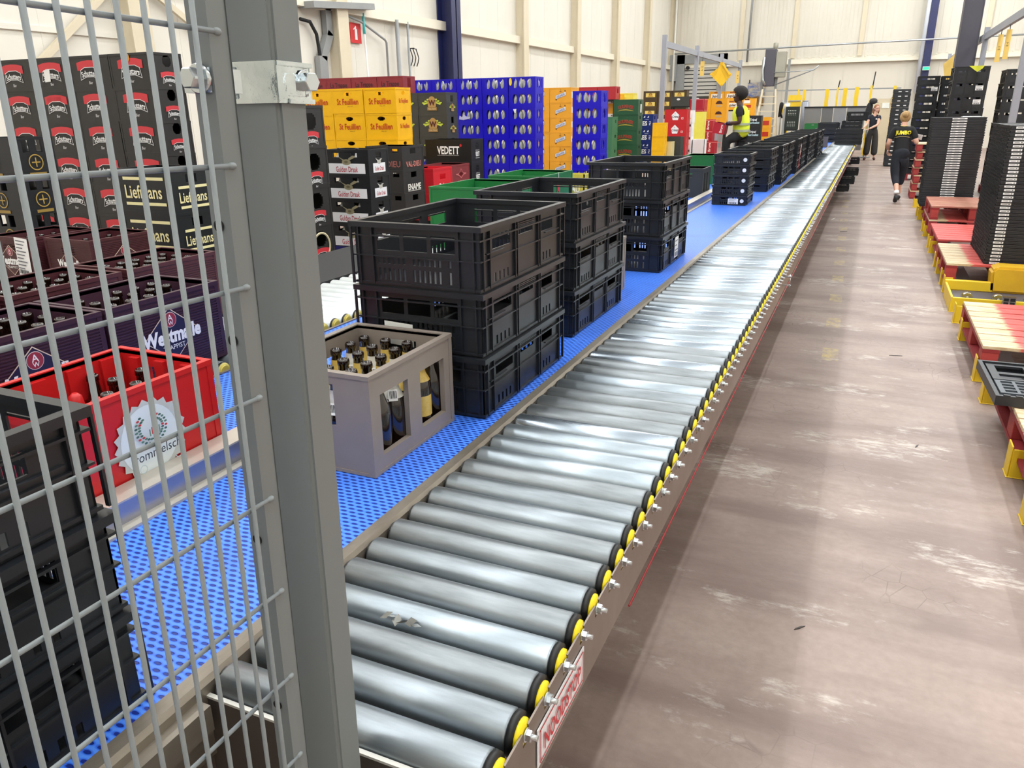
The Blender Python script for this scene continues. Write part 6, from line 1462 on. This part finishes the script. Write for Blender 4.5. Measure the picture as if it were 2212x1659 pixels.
tr_ = grow(N3, ('lh', 'lk', 'rh', 'rk'), .016); tr_['pel'] = (.045, 0, .96, .13, .15); tr_['la'] = (-.17, -.12, .36, .055); tr_['ra'] = (.06, .09, .07, .055)
mb = skin_mb(tr_, [('pel', 'lh', 'lk', 'la'), ('pel', 'rh', 'rk', 'ra')]); mb.build('trousers', CLOTHB, t)
for x, y, z in ((-.17, -.12, .33), (.06, .09, .0)):
    mb = skin_mb(dict(a=(x, y, z + .09, .046), h=(x + .03, y, z + .045, .042), m=(x - .07, y, z + .045, .046), q=(x - .15, y, z + .036, .036)), [('a', 'h', 'm', 'q')]); mb.build('shoe', SHOE, t)
AFRO = mat('black_hair', rgb(20, 15, 13), .8, 0, .4, 60, rgb(36, 28, 24), .6)
mb = MB(); ellip(mb, (-.03, 0, 1.675), (.150, .150, .135), 0, 20, 14, cut=((.80, .12, .58), -.45)); mb.build('hair', AFRO, t)
o = crate(MX - .36, MY - .02, MZ + .95, .22, .36, .20, RL2, 'small raspberry crate held in the gloved hands of the vest wearer', front=low(Logo().text('Brugs', .04, 0, .05, (240, 216, 216), w=.15, bold=.03, rot=PI / 2), 0), key='held'); o.rotation_euler = (0, .16, 0)
pallet(MX - .05, MY + .05, 1.0, 1.0, MZ, 'wooden step platform under the person in the safety vest', WOODB)
b = MB(); b.box(-.16, -.16, 0, .16, .16, .30); tag(b.build('step_box', DARK, loc=(MX - .20, MY - .12, MZ + .005), bevel=.01), 'dark step box under the raised foot of the vest wearer', 'box')
# jacket on a stand behind the woman in glasses
t = thing('coat_stand', 'black jacket with cap hanging on a pole behind the woman in glasses', 'coat', (-.22, 30.6, 0))
b = MB(); b.cyl((0, 0, 0), (0, 0, 1.95), .03, 8); b.cyl((0, 0, 0), (0, 0, .04), .2, 16); b.build('pole', GREYW, t)
mb = skin_mb(dict(a=(0, -.02, 1.85, .10), b=(-.02, -.02, 1.6, .20, .12), c=(-.05, -.02, 1.2, .22, .13)), [('a', 'b', 'c')]); mb.build('jacket', CLOTHB, t)
b = MB(); ellip(b, (.08, -.06, 1.86), (.13, .12, .10), 0, 14, 8); b.box(.02, -.2, 1.80, .24, -.08, 1.815); b.build('cap', CLOTHG, t)
t = thing('hung_jacket', 'black jacket with yellow trim hanging by the dust extractor legs', 'coat', (-3.26, 32.0, 1.55))
mb = skin_mb(dict(a=(0, 0, .35, .09), b=(-.02, 0, .15, .15, .08), c=(-.04, 0, -.05, .10, .07), d=(.06, 0, -.25, .03), e=(-.08, 0, -.2, .03)), [('a', 'b', 'c', 'd'), ('c', 'e')]); mb.build('jacket', CLOTHB, t)
b = MB(); b.tube([(.10, -.09, .25), (.06, -.10, .05), (.04, -.09, -.1)], .018, 6); b.build('trim', YEL, t)
b = MB(); b.cyl((0, 0, -1.55), (0, 0, .40), .02, 8); b.cyl((0, 0, -1.55), (0, 0, -1.51), .16, 14); b.build('pole', GREYW, t)
# ================================================================== light, camera
def area(name, loc, sx, sy, power, col=(.94, .975, 1), spread=PI):
    l = bpy.data.lights.new(name, 'AREA'); l.shape = 'RECTANGLE'; l.size = sx; l.size_y = sy; l.energy = power; l.color = col; l.spread = spread
    o = bpy.data.objects.new(name, l); COL.objects.link(o); o.location = loc; return o
ZL = 7.6
for k, (x, p) in enumerate(((-6.3, 720), (-2.6, 720), (1.05, 720), (2.75, 940), (6.2, 760))):
    area('strip_light', (x, 15.7, ZL), .12, 43, p * 1.0)
    u = area('ceiling_fill', (x, 15.7, ZL + .12), .18, 43, p * .74); u.rotation_euler = (PI, 0, 0)  # added upward fill that brightens the ceiling mirrored in the rollers
w = bpy.data.worlds.new('World'); S.world = w; w.use_nodes = True
w.node_tree.nodes['Background'].inputs[0].default_value = (.9, .95, 1, 1); w.node_tree.nodes['Background'].inputs[1].default_value = .2
cam = bpy.data.cameras.new('Camera'); cam.sensor_fit = 'HORIZONTAL'; cam.sensor_width = 36; cam.lens = 1657.8 / 2212 * 36; cam.clip_start = .02; cam.clip_end = 200
co = bpy.data.objects.new('Camera', cam); COL.objects.link(co)
p_, y_, r_ = .34203, -.42572, -.01463
fwd = Vector((math.sin(y_) * math.cos(p_), math.cos(y_) * math.cos(p_), -math.sin(p_)))
right = Vector((math.cos(y_), -math.sin(y_), 0)); up = right.cross(fwd)
rr = right * math.cos(r_) + up * math.sin(r_); uu = up * math.cos(r_) - right * math.sin(r_)
Mx = Matrix((rr, uu, -fwd)).transposed().to_4x4(); Mx.translation = (0, 0, 1.72)
co.matrix_world = Mx
S.camera = co
S.view_settings.view_transform = 'Standard'; S.view_settings.look = 'None'; S.view_settings.gamma = 1.0; S.view_settings.exposure = 0.0; S.view_settings.use_curve_mapping = False
S.cycles.adaptive_threshold = .02; S.cycles.max_bounces = 6; S.cycles.diffuse_bounces = 3; S.cycles.glossy_bounces = 3; S.cycles.use_adaptive_sampling = True
